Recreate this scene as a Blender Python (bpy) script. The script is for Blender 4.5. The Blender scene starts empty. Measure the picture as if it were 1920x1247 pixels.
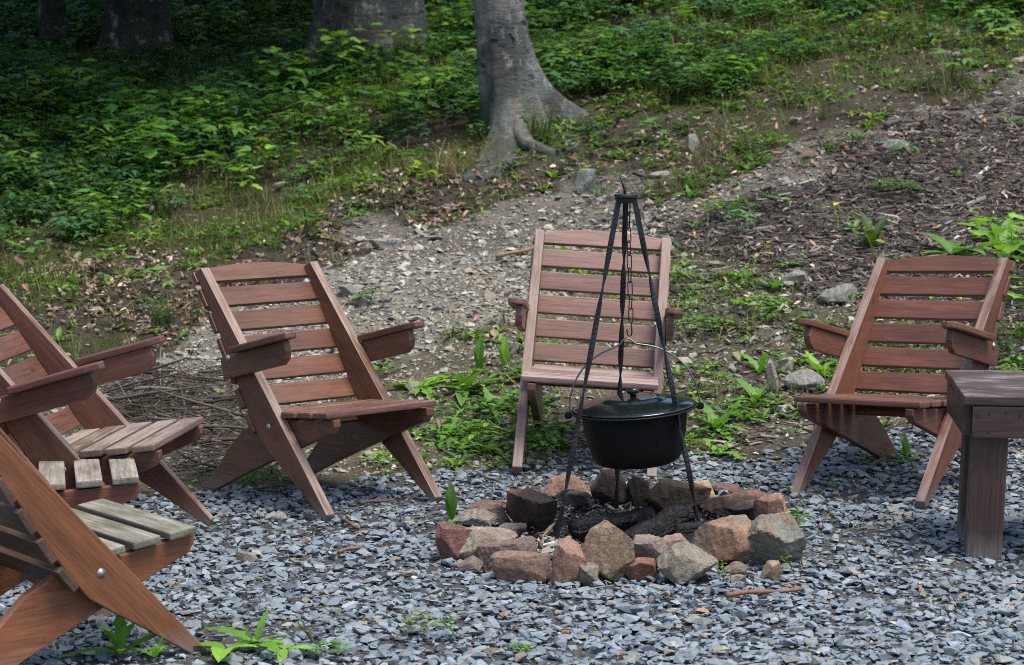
import bpy, bmesh, math, random
import numpy as np
from mathutils import Vector, Matrix

random.seed(7)
R = np.random.default_rng(11)
SC = bpy.context.scene
COL = SC.collection

# ------------------------------------------------------------------ camera
FPX, YH, CAMH = 4153.0, 80.8, 1.885            # focal length in photo pixels, horizon row, eye height
PITCH = math.atan((623.5 - YH) / FPX)
cam_d = bpy.data.cameras.new('camera')
cam = bpy.data.objects.new('camera', cam_d)
COL.objects.link(cam)
cam.location = (0, 0, CAMH)
cam.rotation_euler = (math.pi / 2 - PITCH, 0, 0)
cam_d.sensor_width = 36.0
cam_d.lens = FPX / 1920.0 * 36.0
cam_d.clip_start, cam_d.clip_end = 0.1, 600
cam_d.dof.use_dof = True
cam_d.dof.focus_distance = 8.4
cam_d.dof.aperture_fstop = 5.0
SC.camera = cam

# ------------------------------------------------------------------ sky, sun, exposure
SUN_EL, SUN_AZ = math.radians(70), math.radians(125)     # azimuth clockwise from +Y: sun stands right and a little behind the camera
world = bpy.data.worlds.new('World')
SC.world = world
world.use_nodes = True
wn = world.node_tree
wn.nodes.clear()
sky = wn.nodes.new('ShaderNodeTexSky')
sky.sky_type = 'NISHITA'
sky.sun_disc = False
sky.sun_elevation = SUN_EL
sky.sun_rotation = SUN_AZ
sky.air_density, sky.dust_density, sky.ozone_density = 1.0, 2.5, 1.0
bg = wn.nodes.new('ShaderNodeBackground')
bg.inputs['Strength'].default_value = 0.13
wo = wn.nodes.new('ShaderNodeOutputWorld')
wn.links.new(sky.outputs[0], bg.inputs[0])
wn.links.new(bg.outputs[0], wo.inputs[0])
sl = bpy.data.lights.new('sun', 'SUN')
sl.energy, sl.angle, sl.color = 2.3, math.radians(26), (1.0, 0.965, 0.91)
so = bpy.data.objects.new('sun', sl)
COL.objects.link(so)
sd = Vector((math.sin(SUN_AZ) * math.cos(SUN_EL), math.cos(SUN_AZ) * math.cos(SUN_EL), math.sin(SUN_EL)))
so.rotation_euler = sd.to_track_quat('Z', 'Y').to_euler()
so.location = sd * 30
SC.view_settings.view_transform = 'Standard'
SC.view_settings.look = 'None'
SC.view_settings.exposure = 0.98
SC.view_settings.gamma = 1
SC.view_settings.use_curve_mapping = False
SC.render.engine = 'CYCLES'
SC.cycles.use_denoising = False
SC.cycles.use_adaptive_sampling = True
SC.cycles.adaptive_threshold = 0.006
SC.cycles.filter_width = 1.0
SC.cycles.max_bounces = 6
SC.cycles.diffuse_bounces = 3
SC.cycles.transparent_max_bounces = 4

# ------------------------------------------------------------------ noise / terrain / pixel -> place
def _h(ix, iy, s):
    n = (ix.astype(np.int64) * 374761393 + iy.astype(np.int64) * 668265263 + s * 1274126177) & 0x7fffffff
    n = ((n ^ (n >> 13)) * 1274126177) & 0x7fffffff
    return ((n ^ (n >> 16)) & 0xffff) / 65535.0

def vnoise(x, y, f=1.0, s=0):
    x, y = np.asarray(x, float) * f, np.asarray(y, float) * f
    ix, iy = np.floor(x), np.floor(y)
    fx, fy = x - ix, y - iy
    fx, fy = fx * fx * (3 - 2 * fx), fy * fy * (3 - 2 * fy)
    a, b, c, d = _h(ix, iy, s), _h(ix + 1, iy, s), _h(ix, iy + 1, s), _h(ix + 1, iy + 1, s)
    return (a * (1 - fx) + b * fx) * (1 - fy) + (c * (1 - fx) + d * fx) * fy

def sstep(a, b, t):
    t = np.clip((np.asarray(t, float) - a) / (b - a), 0, 1)
    return t * t * (3 - 2 * t)

PIT = (0.47, 8.52)
def terrain(x, y):
    x, y = np.asarray(x, float), np.asarray(y, float)
    k = sstep(-2.6, 2.6, x)
    m = 0.20 + 0.10 * k
    d0 = 10.35 - 0.75 * k + 0.25 * np.exp(-((x - 0.4) / 0.8) ** 2)
    w = 0.28
    t = np.clip((y - d0) / w, -40, 200)
    up = w * np.where(t > 30, t, np.log1p(np.exp(np.minimum(t, 30))))
    up = np.where(up > 22, 22 + (up - 22) * 0.25, up)
    z = m * up
    onbank = sstep(0.0, 1.2, up)
    z += onbank * ((vnoise(x, y, 1.1, 3) - .5) * 0.10 + (vnoise(x, y, 0.4, 5) - .5) * 0.22 + (vnoise(x, y, 4.0, 4) - .5) * 0.025)
    z += (1 - onbank) * ((vnoise(x, y, 1.5, 8) - .5) * 0.018 - 0.012)
    r = np.hypot(x - PIT[0], y - PIT[1])
    z -= 0.05 * (1 - sstep(0.25, 0.6, r))
    return z

_fw = np.array([0, math.cos(PITCH), -math.sin(PITCH)])
_upv = np.array([0, math.sin(PITCH), math.cos(PITCH)])
_T = np.concatenate([np.arange(3, 30, .015), np.arange(30, 90, .1)])
def ray(px, py):
    return _fw + np.array([1, 0, 0]) * (px - 960) / FPX - _upv * (py - 623.5) / FPX
def P(px, py):                       # the spot of ground seen at a photo pixel
    d = ray(px, py)
    d = d / d[1]
    z = CAMH + d[2] * _T
    hit = np.nonzero(z < terrain(d[0] * _T, _T))[0]
    t = _T[hit[0]] if len(hit) else 80.0
    return np.array([d[0] * t, t, float(terrain(d[0] * t, t))])
def at_depth(px, py, y):
    d = ray(px, py); d = d / d[1]
    return np.array([d[0] * y, y, CAMH + d[2] * y])
def scale_at(y):
    return FPX / y                   # photo pixels per metre

def inpoly(poly, x, y):
    c = np.zeros(np.shape(x), bool)
    n = len(poly)
    for i in range(n):
        x1, y1 = poly[i]; x2, y2 = poly[(i + 1) % n]
        if y1 == y2: continue
        c ^= ((y1 > y) != (y2 > y)) & (x < (x2 - x1) * (y - y1) / (y2 - y1) + x1)
    return c
def zone(pix):
    return [tuple(P(a, b)[:2]) for a, b in pix]

Z_GRAVEL = zone([(-500, 1000), (0, 985), (180, 940), (300, 935), (420, 918), (560, 915), (700, 900), (820, 905), (900, 893), (1010, 878), (1090, 848), (1180, 842), (1300, 862), (1420, 862), (1500, 838), (1620, 818), (1720, 800), (1920, 800), (2400, 800), (2500, 1500), (-600, 1500)])
Z_PATH = zone([(180, 700), (260, 640), (390, 592), (600, 505), (690, 425), (900, 400), (1060, 350), (1290, 345), (1500, 275), (1700, 200), (1960, 120), (2400, 0), (2400, 70), (1960, 180), (1740, 235), (1500, 320), (1290, 400), (1245, 440), (1245, 490), (985, 570), (900, 620), (760, 660), (700, 690), (560, 740), (330, 730), (200, 735)])
Z_MULCH = zone([(1240, 430), (1300, 395), (1500, 325), (1740, 240), (1960, 180), (2500, 60), (2500, 620), (1960, 620), (1600, 585), (1480, 560), (1380, 500), (1250, 480)])
Z_LITTER = zone([(-300, 640), (0, 600), (80, 550), (220, 530), (300, 500), (400, 470), (540, 440), (640, 380), (780, 350), (900, 305), (950, 285), (1100, 292), (1180, 245), (1300, 215), (1450, 175), (1600, 125), (1920, 85), (2200, 60), (2200, 90), (1920, 120), (1700, 190), (1500, 265), (1290, 330), (1060, 345), (900, 395), (690, 420), (600, 500), (390, 590), (260, 640), (200, 690), (100, 640), (-300, 700)])
Z_WEED = zone([(640, 760), (760, 665), (900, 620), (985, 560), (1240, 480), (1400, 510), (1500, 570), (1960, 620), (2400, 640), (2400, 800), (1720, 800), (1500, 840), (1300, 865), (1090, 850), (900, 895), (820, 905), (700, 900), (560, 915), (420, 915), (300, 930), (150, 940), (-300, 985), (-300, 760), (200, 735), (420, 735)])

def jit(x, y, amp=.18, f=2.2):
    return x + (vnoise(x, y, f, 21) - .5) * 2 * amp + (vnoise(x, y, f * 4, 25) - .5) * amp, y + (vnoise(x, y, f, 22) - .5) * 2.4 * amp + (vnoise(x, y, f * 4, 26) - .5) * amp
def in_zone(z, x, y, amp=.18):
    a, b = jit(x, y, amp)
    return inpoly(z, a, b)
def rand_frame(n, y0, y1, margin=.7):     # random ground points in the view wedge, with a margin at the sides
    y = np.sqrt(R.uniform(y0 ** 2, y1 ** 2, n))
    x = R.uniform(-1, 1, n) * (y * 960 / FPX + margin)
    return x, y

# ------------------------------------------------------------------ material helpers
class NT:
    def __init__(s, name):
        s.m = bpy.data.materials.new(name); s.m.use_nodes = True
        s.t = s.m.node_tree; s.t.nodes.clear()
        s.out = s.n('ShaderNodeOutputMaterial'); s.b = s.n('ShaderNodeBsdfPrincipled')
        s.l(s.b.outputs[0], s.out.inputs[0])
    def n(s, typ, **kw):
        a = s.t.nodes.new(typ)
        for k, v in kw.items(): setattr(a, k, v)
        return a
    def l(s, a, b): s.t.links.new(a, b)
    def setp(s, sock, v):
        if isinstance(v, (int, float)): sock.default_value = v
        elif isinstance(v, tuple): sock.default_value = v + (1,) if len(v) == 3 and len(sock.default_value) == 4 else v
        else: s.l(v, sock)
    def coord(s, kind='Object', scale=(1, 1, 1), rnd=False):
        tc = s.n('ShaderNodeTexCoord'); mp = s.n('ShaderNodeMapping')
        src = tc.outputs[kind]
        if rnd:
            oi = s.n('ShaderNodeObjectInfo'); mul = s.n('ShaderNodeMath', operation='MULTIPLY'); mul.inputs[1].default_value = 37.0
            s.l(oi.outputs['Random'], mul.inputs[0])
            ad = s.n('ShaderNodeVectorMath', operation='ADD'); s.l(src, ad.inputs[0]); s.l(mul.outputs[0], ad.inputs[1]); src = ad.outputs[0]
        s.l(src, mp.inputs[0]); mp.inputs['Scale'].default_value = scale
        return mp.outputs[0]
    def noise(s, vec, scale=5, detail=4, rough=.6, dist=0):
        a = s.n('ShaderNodeTexNoise'); s.l(vec, a.inputs['Vector'])
        a.inputs['Scale'].default_value = scale; a.inputs['Detail'].default_value = detail
        a.inputs['Roughness'].default_value = rough; a.inputs['Distortion'].default_value = dist
        return a.outputs[0]
    def vor(s, vec, scale=5, feature='F1', out='Distance', rnd=1):
        a = s.n('ShaderNodeTexVoronoi', feature=feature); s.l(vec, a.inputs['Vector']); a.inputs['Scale'].default_value = scale
        a.inputs['Randomness'].default_value = rnd
        return a.outputs[out]
    def ramp(s, fac, stops):
        a = s.n('ShaderNodeValToRGB'); s.l(fac, a.inputs[0]); e = a.color_ramp.elements
        while len(e) < len(stops): e.new(.5)
        for i, (p, c) in enumerate(stops):
            e[i].position = p; e[i].color = (c, c, c, 1) if isinstance(c, (int, float)) else tuple(c) + (1,)
        return a.outputs[0]
    def mix(s, fac, a, b, mode='MIX'):
        m = s.n('ShaderNodeMix', data_type='RGBA', blend_type=mode)
        s.setp(m.inputs[0], fac); s.setp(m.inputs[6], a); s.setp(m.inputs[7], b)
        return m.outputs[2]
    def math(s, op, a, b=0.0, clamp=False):
        m = s.n('ShaderNodeMath', operation=op, use_clamp=clamp); s.setp(m.inputs[0], a); s.setp(m.inputs[1], b)
        return m.outputs[0]
    def bump(s, h, strength=.5, dist=.01):
        b = s.n('ShaderNodeBump'); s.l(h, b.inputs['Height']); b.inputs['Strength'].default_value = strength; b.inputs['Distance'].default_value = dist
        s.l(b.outputs[0], s.b.inputs['Normal'])
    def fin(s, col=None, rough=.8, spec=None):
        if col is not None: s.setp(s.b.inputs['Base Color'], col)
        s.setp(s.b.inputs['Roughness'], rough)
        if spec is not None: s.b.inputs['Specular IOR Level'].default_value = spec
        return s.m

def mat_wood(name, worn=(.36, .33, .29)):
    # stain colour comes from the object's colour, how far it has weathered from that colour's alpha
    t = NT(name)
    oi = t.n('ShaderNodeObjectInfo')
    g = t.coord('Object', (2.2, 34, 34), True)
    fine = t.noise(g, 3.2, 6, .65, .6)
    broad = t.noise(t.coord('Object', (1.5, 7, 7), True), 2.0, 3, .5)
    c = t.mix(t.ramp(fine, [(.3, .52), (.7, 1.25)]), (0, 0, 0), oi.outputs['Color'], 'MIX')
    c = t.mix(1.0, oi.outputs['Color'], t.ramp(fine, [(.25, .55), (.5, .95), (.75, 1.3)]), 'MULTIPLY')
    c = t.mix(1.0, c, t.ramp(broad, [(.3, .75), (.7, 1.22)]), 'MULTIPLY')
    # knots
    v = t.vor(t.coord('Object', (3.2, 8, 8), True), 1.0)
    kn = t.ramp(v, [(.05, 1.0), (.11, .0)])
    c = t.mix(t.math('MULTIPLY', kn, .6), c, (.022, .010, .007))
    # weathering: bare grey streaks, more of it on faces that lie open to the rain
    geo = t.n('ShaderNodeNewGeometry')
    sx = t.n('ShaderNodeSeparateXYZ'); t.l(geo.outputs['Normal'], sx.inputs[0])
    upf = t.ramp(sx.outputs[2], [(.15, .25), (.75, 1.0)])
    streak = t.noise(t.coord('Object', (1.6, 26, 26), True), 2.6, 8, .72, .3)
    patch = t.noise(t.coord('Object', (3, 6, 6), True), 1.6, 4, .6)
    w = t.math('MULTIPLY', upf, oi.outputs['Alpha'])
    th = t.math('ADD', t.math('MULTIPLY', streak, .62), t.math('MULTIPLY', patch, .5))
    wm = t.math('MULTIPLY', t.math('ADD', t.math('SUBTRACT', th, .95), t.math('MULTIPLY', w, .62)), 5.5, True)
    wornc = t.mix(t.ramp(fine, [(.3, .0), (.72, 1.0)]), tuple(.45 * v for v in worn), worn)
    wornc = t.mix(.34, wornc, t.mix(1.0, oi.outputs['Color'], (2.3, 2.3, 2.3), 'MULTIPLY'))
    c = t.mix(t.math('MULTIPLY', wm, .85), c, wornc)
    # rubbed edges
    bv = t.n('ShaderNodeBevel', samples=3); bv.inputs['Radius'].default_value = .007
    dt = t.n('ShaderNodeVectorMath', operation='DOT_PRODUCT'); t.l(bv.outputs[0], dt.inputs[0]); t.l(geo.outputs['True Normal'], dt.inputs[1])
    ed = t.math('MULTIPLY', t.ramp(dt.outputs['Value'], [(.72, 1.0), (.985, .0)]), t.ramp(patch, [(.42, .0), (.62, .75)]))
    c = t.mix(t.math('MULTIPLY', ed, .7), c, tuple(.8 * v for v in worn))
    sp = t.n('ShaderNodeSeparateXYZ'); t.l(geo.outputs['Position'], sp.inputs[0])
    mud = t.math('MULTIPLY', t.ramp(t.math('ADD', sp.outputs[2], t.math('MULTIPLY', patch, .10)), [(.05, 1.0), (.15, .0)]), t.ramp(streak, [(.35, .2), (.6, .8)]))
    c = t.mix(mud, c, (.20, .185, .165))
    spots = t.ramp(t.noise(t.coord('Object', (9, 12, 12), True), 2.4, 5, .7), [(.60, .0), (.72, .5)])
    c = t.mix(spots, c, t.mix(1.0, c, (.42, .40, .40), 'MULTIPLY'))
    hgt = t.math('ADD', t.math('MULTIPLY', fine, .6), t.math('MULTIPLY', streak, .5))
    t.bump(hgt, .35, .004)
    return t.fin(c, t.math('ADD', t.math('MULTIPLY', wm, .28), .42), .42)

M = {}
M['wood'] = mat_wood('stained_wood')
M['table_wood'] = mat_wood('old_table_wood', (.50, .50, .51))

def mat_vcol(name, rough=.85, noise_amt=.25, nscale=60, bump=.25, spec=.3, sheen=None):
    t = NT(name)
    a = t.n('ShaderNodeVertexColor', layer_name='col')
    n = t.noise(t.coord('Object'), nscale, 4, .65)
    c = t.mix(1.0, a.outputs[0], t.ramp(n, [(.25, 1 - noise_amt), (.75, 1 + noise_amt)]), 'MULTIPLY')
    if bump: t.bump(n, bump, .004)
    return t.fin(c, rough, spec)
M['gravel'] = mat_vcol('crushed_stone', .72, .32, 90, .35, .4)
M['scree'] = mat_vcol('pale_rubble', .9, .25, 70, .3, .2)
M['chips'] = mat_vcol('bark_chips', .9, .3, 130, .2, .15)
M['dead_leaf'] = mat_vcol('dead_leaf', .8, .22, 40, .1, .25)
M['twig'] = mat_vcol('twig_bark', .9, .35, 60, .4, .15)

def mat_leaf(name, trans=.35, rough=.5):
    t = NT(name)
    a = t.n('ShaderNodeVertexColor', layer_name='col')
    n = t.noise(t.coord('Object'), 30, 3, .6)
    c = t.mix(1.0, a.outputs[0], t.ramp(n, [(.25, .8), (.75, 1.2)]), 'MULTIPLY')
    t.fin(c, rough, .35)
    tr = t.n('ShaderNodeBsdfTranslucent')
    t.l(t.mix(1.0, c, (1.15, 1.25, .5), 'MULTIPLY'), tr.inputs[0])
    ms = t.n('ShaderNodeMixShader'); ms.inputs[0].default_value = trans
    t.l(t.b.outputs[0], ms.inputs[1]); t.l(tr.outputs[0], ms.inputs[2]); t.l(ms.outputs[0], t.out.inputs[0])
    return t.m
M['leaf'] = mat_leaf('green_leaf')
M['crown_leaf'] = mat_leaf('crown_leaf', .25)

def mat_ground():
    t = NT('ground')
    a = t.n('ShaderNodeVertexColor', layer_name='col')
    co = t.coord('Object')
    n1 = t.noise(co, 3, 5, .6); n2 = t.noise(co, 42, 6, .72); v = t.vor(co, 55)
    c = t.mix(1.0, a.outputs[0], t.ramp(n1, [(.3, .7), (.7, 1.25)]), 'MULTIPLY')
    c = t.mix(1.0, c, t.ramp(n2, [(.3, .55), (.7, 1.4)]), 'MULTIPLY')
    c = t.mix(1.0, c, t.ramp(v, [(.1, 1.12), (.6, .7)]), 'MULTIPLY')
    t.bump(t.math('ADD', n2, t.math('MULTIPLY', v, -.5)), .8, .02)
    return t.fin(c, .95, .1)
M['ground'] = mat_ground()

def mat_rock(name='sandstone', ra=(.34, .155, .10), rb=(.26, .24, .20)):
    t = NT(name)
    oi = t.n('ShaderNodeObjectInfo')
    co = t.coord('Object', (1, 1, 1), True)
    n = t.noise(co, 9, 6, .65); f = t.noise(co, 60, 6, .75); big = t.noise(co, 4, 3, .5, .5)
    red = t.mix(t.ramp(big, [(.44, .0), (.60, .62)]), oi.outputs['Color'], t.mix(oi.outputs['Random'], ra, rb))
    c = t.mix(1.0, red, t.ramp(n, [(.25, .52), (.75, 1.25)]), 'MULTIPLY')
    c = t.mix(1.0, c, t.ramp(f, [(.25, .50), (.75, 1.35)]), 'MULTIPLY')
    # soot on whatever stands close over the fire
    geo = t.n('ShaderNodeNewGeometry')
    d = t.n('ShaderNodeVectorMath', operation='DISTANCE'); t.l(geo.outputs['Position'], d.inputs[0]); d.inputs[1].default_value = (PIT[0], PIT[1] + .02, .0)
    sf = t.math('ADD', d.outputs['Value'], t.math('MULTIPLY', t.math('SUBTRACT', big, .5), .35))
    soot = t.math('MULTIPLY', t.ramp(sf, [(.47, 1.0), (.60, .0)]), oi.outputs['Alpha'])
    c = t.mix(t.math('MULTIPLY', soot, .88), c, (.016, .014, .013))
    lay = t.n('ShaderNodeTexWave'); t.l(co, lay.inputs[0]); lay.inputs['Scale'].default_value = 8; lay.inputs['Distortion'].default_value = 7; lay.inputs['Detail'].default_value = 4
    t.bump(t.math('ADD', t.math('ADD', f, n), t.math('MULTIPLY', lay.outputs[1], .35)), .9, .018)
    return t.fin(c, .88, .25)
M['rock'] = mat_rock()
M['fieldstone'] = mat_rock('fieldstone', (.20, .19, .165), (.25, .24, .215))

def mat_bark(name, c0, c1):
    t = NT(name)
    co = t.coord('Object'); cz = t.coord('Object', (1.2, 1.2, 7)); cv = t.coord('Object', (9, 9, 1.5))
    big = t.noise(co, 2.2, 4, .6); band = t.noise(cz, 3, 6, .7, .8); f = t.noise(co, 30, 6, .75); ver = t.noise(cv, 1.0, 4, .6)
    c = t.mix(t.ramp(big, [(.42, .0), (.58, 1.0)]), c0, c1)
    c = t.mix(1.0, c, t.ramp(band, [(.28, .45), (.45, .95), (.75, 1.25)]), 'MULTIPLY')
    c = t.mix(1.0, c, t.ramp(f, [(.28, .6), (.7, 1.25)]), 'MULTIPLY')
    c = t.mix(1.0, c, t.ramp(ver, [(.3, .78), (.7, 1.12)]), 'MULTIPLY')
    sc = t.vor(t.coord('Object', (5, 5, 11)), 1.0)
    sm = t.math('MULTIPLY', t.ramp(sc, [(.14, 1.0), (.26, .0)]), t.ramp(t.noise(co, 3.3, 3), [(.40, .0), (.55, 1.0)]))
    c = t.mix(t.math('MULTIPLY', sm, .8), c, (.02, .018, .016))
    pch = t.noise(t.coord('Object', (3, 3, 2)), 2.0, 5, .7, 1.2)
    c = t.mix(t.ramp(pch, [(.50, .0), (.60, .75)]), c, t.mix(1.0, c, (1.15, .82, .62), 'MULTIPLY'))
    c = t.mix(t.ramp(t.noise(t.coord('Object', (4, 4, 3), True), 3.0, 6, .75), [(.56, .0), (.64, .6)]), c, (.30, .33, .30))
    sz = t.n('ShaderNodeSeparateXYZ'); t.l(co, sz.inputs[0])
    low = t.math('MULTIPLY', t.ramp(t.math('ADD', sz.outputs[2], t.math('MULTIPLY', big, .8)), [(.35, 1.0), (.85, .0)]), t.ramp(f, [(.4, .1), (.62, .85)]))
    c = t.mix(low, c, (.045, .048, .026))
    t.bump(t.math('ADD', t.math('ADD', band, t.math('MULTIPLY', f, .5)), t.math('MULTIPLY', sm, -.6)), .8, .03)
    return t.fin(c, .85, .2)
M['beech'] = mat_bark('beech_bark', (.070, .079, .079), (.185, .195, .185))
M['deep_shade_bark'] = mat_bark('deep_shade_bark', (.018, .020, .021), (.034, .037, .038))  # near-black tone puts deep canopy shade into the bark colour
M['shade_bark'] = mat_bark('shaded_bark', (.040, .047, .049), (.080, .088, .088))  # bark colour lowered to carry the shade under the trees

def mat_simple(name, col, rough, metal=0, nscale=0, namt=.3, bump=0, spec=.5):
    t = NT(name); t.b.inputs['Metallic'].default_value = metal
    c = col
    if nscale:
        n = t.noise(t.coord('Object'), nscale, 5, .65)
        c = t.mix(1.0, col, t.ramp(n, [(.25, 1 - namt), (.75, 1 + namt)]), 'MULTIPLY')
        if bump: t.bump(n, bump, .003)
    return t.fin(c, rough, spec)
M['iron'] = mat_simple('black_iron', (.018, .018, .021), .48, .3, 60, .5, .3)
M['steel_wire'] = mat_simple('wire_handle', (.16, .16, .165), .42, .85, 40, .35, .1)
M['enamel'] = mat_simple('black_enamel', (.0045, .0045, .005), .62, 0, 60, .5, .3, .22)
M['lid'] = mat_simple('lid_enamel', (.006, .0085, .008), .10, 0, 18, .2, .03, .55)
M['bolt'] = mat_simple('bolt_steel', (.34, .33, .32), .42, .85, 200, .3, .2)
M['scar'] = mat_simple('bare_heartwood', (.10, .055, .05), .85, 0, 25, .5, .6, .2)
M['ash'] = mat_vcol('ash_and_char', .92, .35, 80, .4, .15)
def mat_char():
    t = NT('charcoal'); co = t.coord('Object')
    n = t.noise(co, 40, 5, .7); v = t.vor(t.coord('Object', (1, 1, 1)), 24, 'DISTANCE_TO_EDGE')
    c = t.mix(t.ramp(n, [(.5, .0), (.82, 1.0)]), (.005, .005, .0055), (.045, .047, .052))
    t.bump(t.math('ADD', t.ramp(v, [(.0, .0), (.12, 1.0)]), t.math('MULTIPLY', n, .8)), .45, .008)
    return t.fin(c, .72, .22)
M['char'] = mat_char()

# ------------------------------------------------------------------ object helpers
def tag(o, label=None, cat=None, group=None, kind=None):
    if label: o['label'] = label
    if cat: o['category'] = cat
    if group: o['group'] = group
    if kind: o['kind'] = kind
    return o
def link(name, me, mat=None, parent=None, mw=None):
    if mat is not None and not me.materials: me.materials.append(mat)
    o = bpy.data.objects.new(name, me); COL.objects.link(o)
    if parent is not None: o.parent = parent
    if mw is not None: o.matrix_local = mw
    return o
def empty(name, loc, rz=0):
    o = bpy.data.objects.new(name, None); COL.objects.link(o)
    o.location = loc; o.rotation_euler = (0, 0, rz); o.empty_display_size = .1
    return o
def mesh_arr(name, v, f, col=None, smooth=False):
    """v (n,3); f (m,3) or (m,4); col (n,3)"""
    me = bpy.data.meshes.new(name)
    v = np.ascontiguousarray(v, np.float32); f = np.ascontiguousarray(f, np.int32); k = f.shape[1]
    me.vertices.add(len(v)); me.vertices.foreach_set('co', v.ravel())
    me.loops.add(f.size); me.loops.foreach_set('vertex_index', f.ravel())
    me.polygons.add(len(f)); me.polygons.foreach_set('loop_start', np.arange(0, f.size, k, dtype=np.int32))
    me.polygons.foreach_set('use_smooth', np.full(len(f), smooth))
    me.update(calc_edges=True)
    if col is not None:
        ca = me.color_attributes.new('col', 'FLOAT_COLOR', 'POINT')
        c4 = np.ones((len(v), 4), np.float32); c4[:, :3] = col
        ca.data.foreach_set('color', c4.ravel())
    return me
def bm_mesh(name, bm, smooth=False):
    me = bpy.data.meshes.new(name); bm.normal_update(); bm.to_mesh(me); bm.free()
    if smooth:
        for p in me.polygons: p.use_smooth = True
    return me
def rotmats(n, tilt=.5, full=False):
    """random rotation matrices (n,3,3): spin about z, then a tilt"""
    a = R.uniform(0, 2 * math.pi, n); ca, sa = np.cos(a), np.sin(a); z = np.zeros(n); o = np.ones(n)
    Rz = np.stack([np.stack([ca, -sa, z], -1), np.stack([sa, ca, z], -1), np.stack([z, z, o], -1)], -2)
    b = R.normal(0, tilt, n) if not full else R.uniform(0, math.pi * 2, n)
    cb, sb = np.cos(b), np.sin(b)
    Rx = np.stack([np.stack([o, z, z], -1), np.stack([z, cb, -sb], -1), np.stack([z, sb, cb], -1)], -2)
    c = R.uniform(0, 2 * math.pi, n); cc, sc = np.cos(c), np.sin(c)
    Rz2 = np.stack([np.stack([cc, -sc, z], -1), np.stack([sc, cc, z], -1), np.stack([z, z, o], -1)], -2)
    return Rz2 @ Rx @ Rz
def scatter(protos, pos, rot, scl, cols, vjit=0.0):
    """protos: list of (v, f) or (v, f, c); one copy per row of pos, merged into arrays"""
    n = len(pos); which = R.integers(0, len(protos), n)
    V, F, C = [], [], []; base = 0
    for k, pr in enumerate(protos):
        idx = np.nonzero(which == k)[0]
        if not len(idx): continue
        pv, pf = pr[0], pr[1]
        vv = pv[None] * scl[idx][:, None, :]
        if vjit: vv = vv * (1 + R.normal(0, vjit, vv.shape))
        vv = np.einsum('nij,nvj->nvi', rot[idx], vv) + pos[idx][:, None, :]
        ff = pf[None] + (np.arange(len(idx)) * len(pv))[:, None, None] + base
        cc = np.repeat(cols[idx][:, None, :], len(pv), 1)
        if len(pr) > 2: cc = cc * pr[2][None]
        V.append(vv.reshape(-1, 3)); F.append(ff.reshape(-1, pf.shape[1])); C.append(cc.reshape(-1, 3)); base += len(idx) * len(pv)
    return np.concatenate(V), np.concatenate(F), np.concatenate(C)
def palette(n, cols, w, var=.2, hue=.04):
    cols = np.array(cols); w = np.array(w, float) / sum(w)
    c = cols[R.choice(len(cols), n, p=w)]
    return np.clip(c * np.exp(R.normal(0, var, (n, 1))) * (1 + R.normal(0, hue, (n, 3))), .002, .9)

def hull_proto(npts, dims):
    while True:
        bm = bmesh.new()
        p = R.normal(0, 1, (npts, 3)); p /= np.linalg.norm(p, axis=1)[:, None]; p *= R.uniform(.75, 1, (npts, 1)); p *= np.array(dims) * .5
        for q in p: bm.verts.new(q)
        r = bmesh.ops.convex_hull(bm, input=bm.verts)
        bmesh.ops.delete(bm, geom=[e for e in r['geom_interior'] if isinstance(e, bmesh.types.BMVert)] , context='VERTS')
        bmesh.ops.triangulate(bm, faces=bm.faces[:])
        bm.verts.index_update()
        v = np.array([q.co[:] for q in bm.verts]); f = np.array([[q.index for q in a.verts] for a in bm.faces]); bm.free()
        if len(f) >= 8: return v, f
def box_proto(l, w, h, taper=.5):
    v = np.array([[-l/2, -w/2*taper, -h/2], [l/2, -w/2, -h/2], [l/2, w/2, -h/2], [-l/2, w/2*taper, -h/2], [-l/2, -w/2*taper, h/2], [l/2, -w/2, h/2], [l/2, w/2, h/2], [-l/2, w/2*taper, h/2]])
    f = np.array([[0,2,1],[0,3,2],[4,5,6],[4,6,7],[0,1,5],[0,5,4],[1,2,6],[1,6,5],[2,3,7],[2,7,6],[3,0,4],[3,4,7]])
    return v, f
def tube_arr(pts, rad, seg=6, cap=True):
    pts = [Vector(p) for p in pts]; V, F = [], []
    n = len(pts); up = Vector((.13, .21, .97))
    for i, p in enumerate(pts):
        d = (pts[min(i + 1, n - 1)] - pts[max(i - 1, 0)]).normalized()
        a = d.cross(up)
        if a.length < .1: a = d.cross(Vector((1, 0, 0)))
        a.normalize(); b = d.cross(a)
        r = rad[i] if hasattr(rad, '__len__') else rad
        for k in range(seg):
            t = 2 * math.pi * k / seg
            V.append(tuple(p + a * (math.cos(t) * r) + b * (math.sin(t) * r)))
    for i in range(n - 1):
        for k in range(seg):
            F.append((i * seg + k, i * seg + (k + 1) % seg, (i + 1) * seg + (k + 1) % seg, (i + 1) * seg + k))
    V = np.array(V); F = [list(q) for q in F]
    T = []
    for q in F: T += [[q[0], q[1], q[2]], [q[0], q[2], q[3]]]
    if cap:
        for k in range(1, seg - 1):
            T.append([0, k + 1, k]); o = (n - 1) * seg; T.append([o, o + k, o + k + 1])
    return V, np.array(T)
def merge(parts):
    V, F, C, b = [], [], [], 0
    for p in parts:
        V.append(p[0]); F.append(p[1] + b); b += len(p[0])
        if len(p) > 2: C.append(p[2])
    return (np.concatenate(V), np.concatenate(F)) + ((np.concatenate(C),) if C else ())

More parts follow.
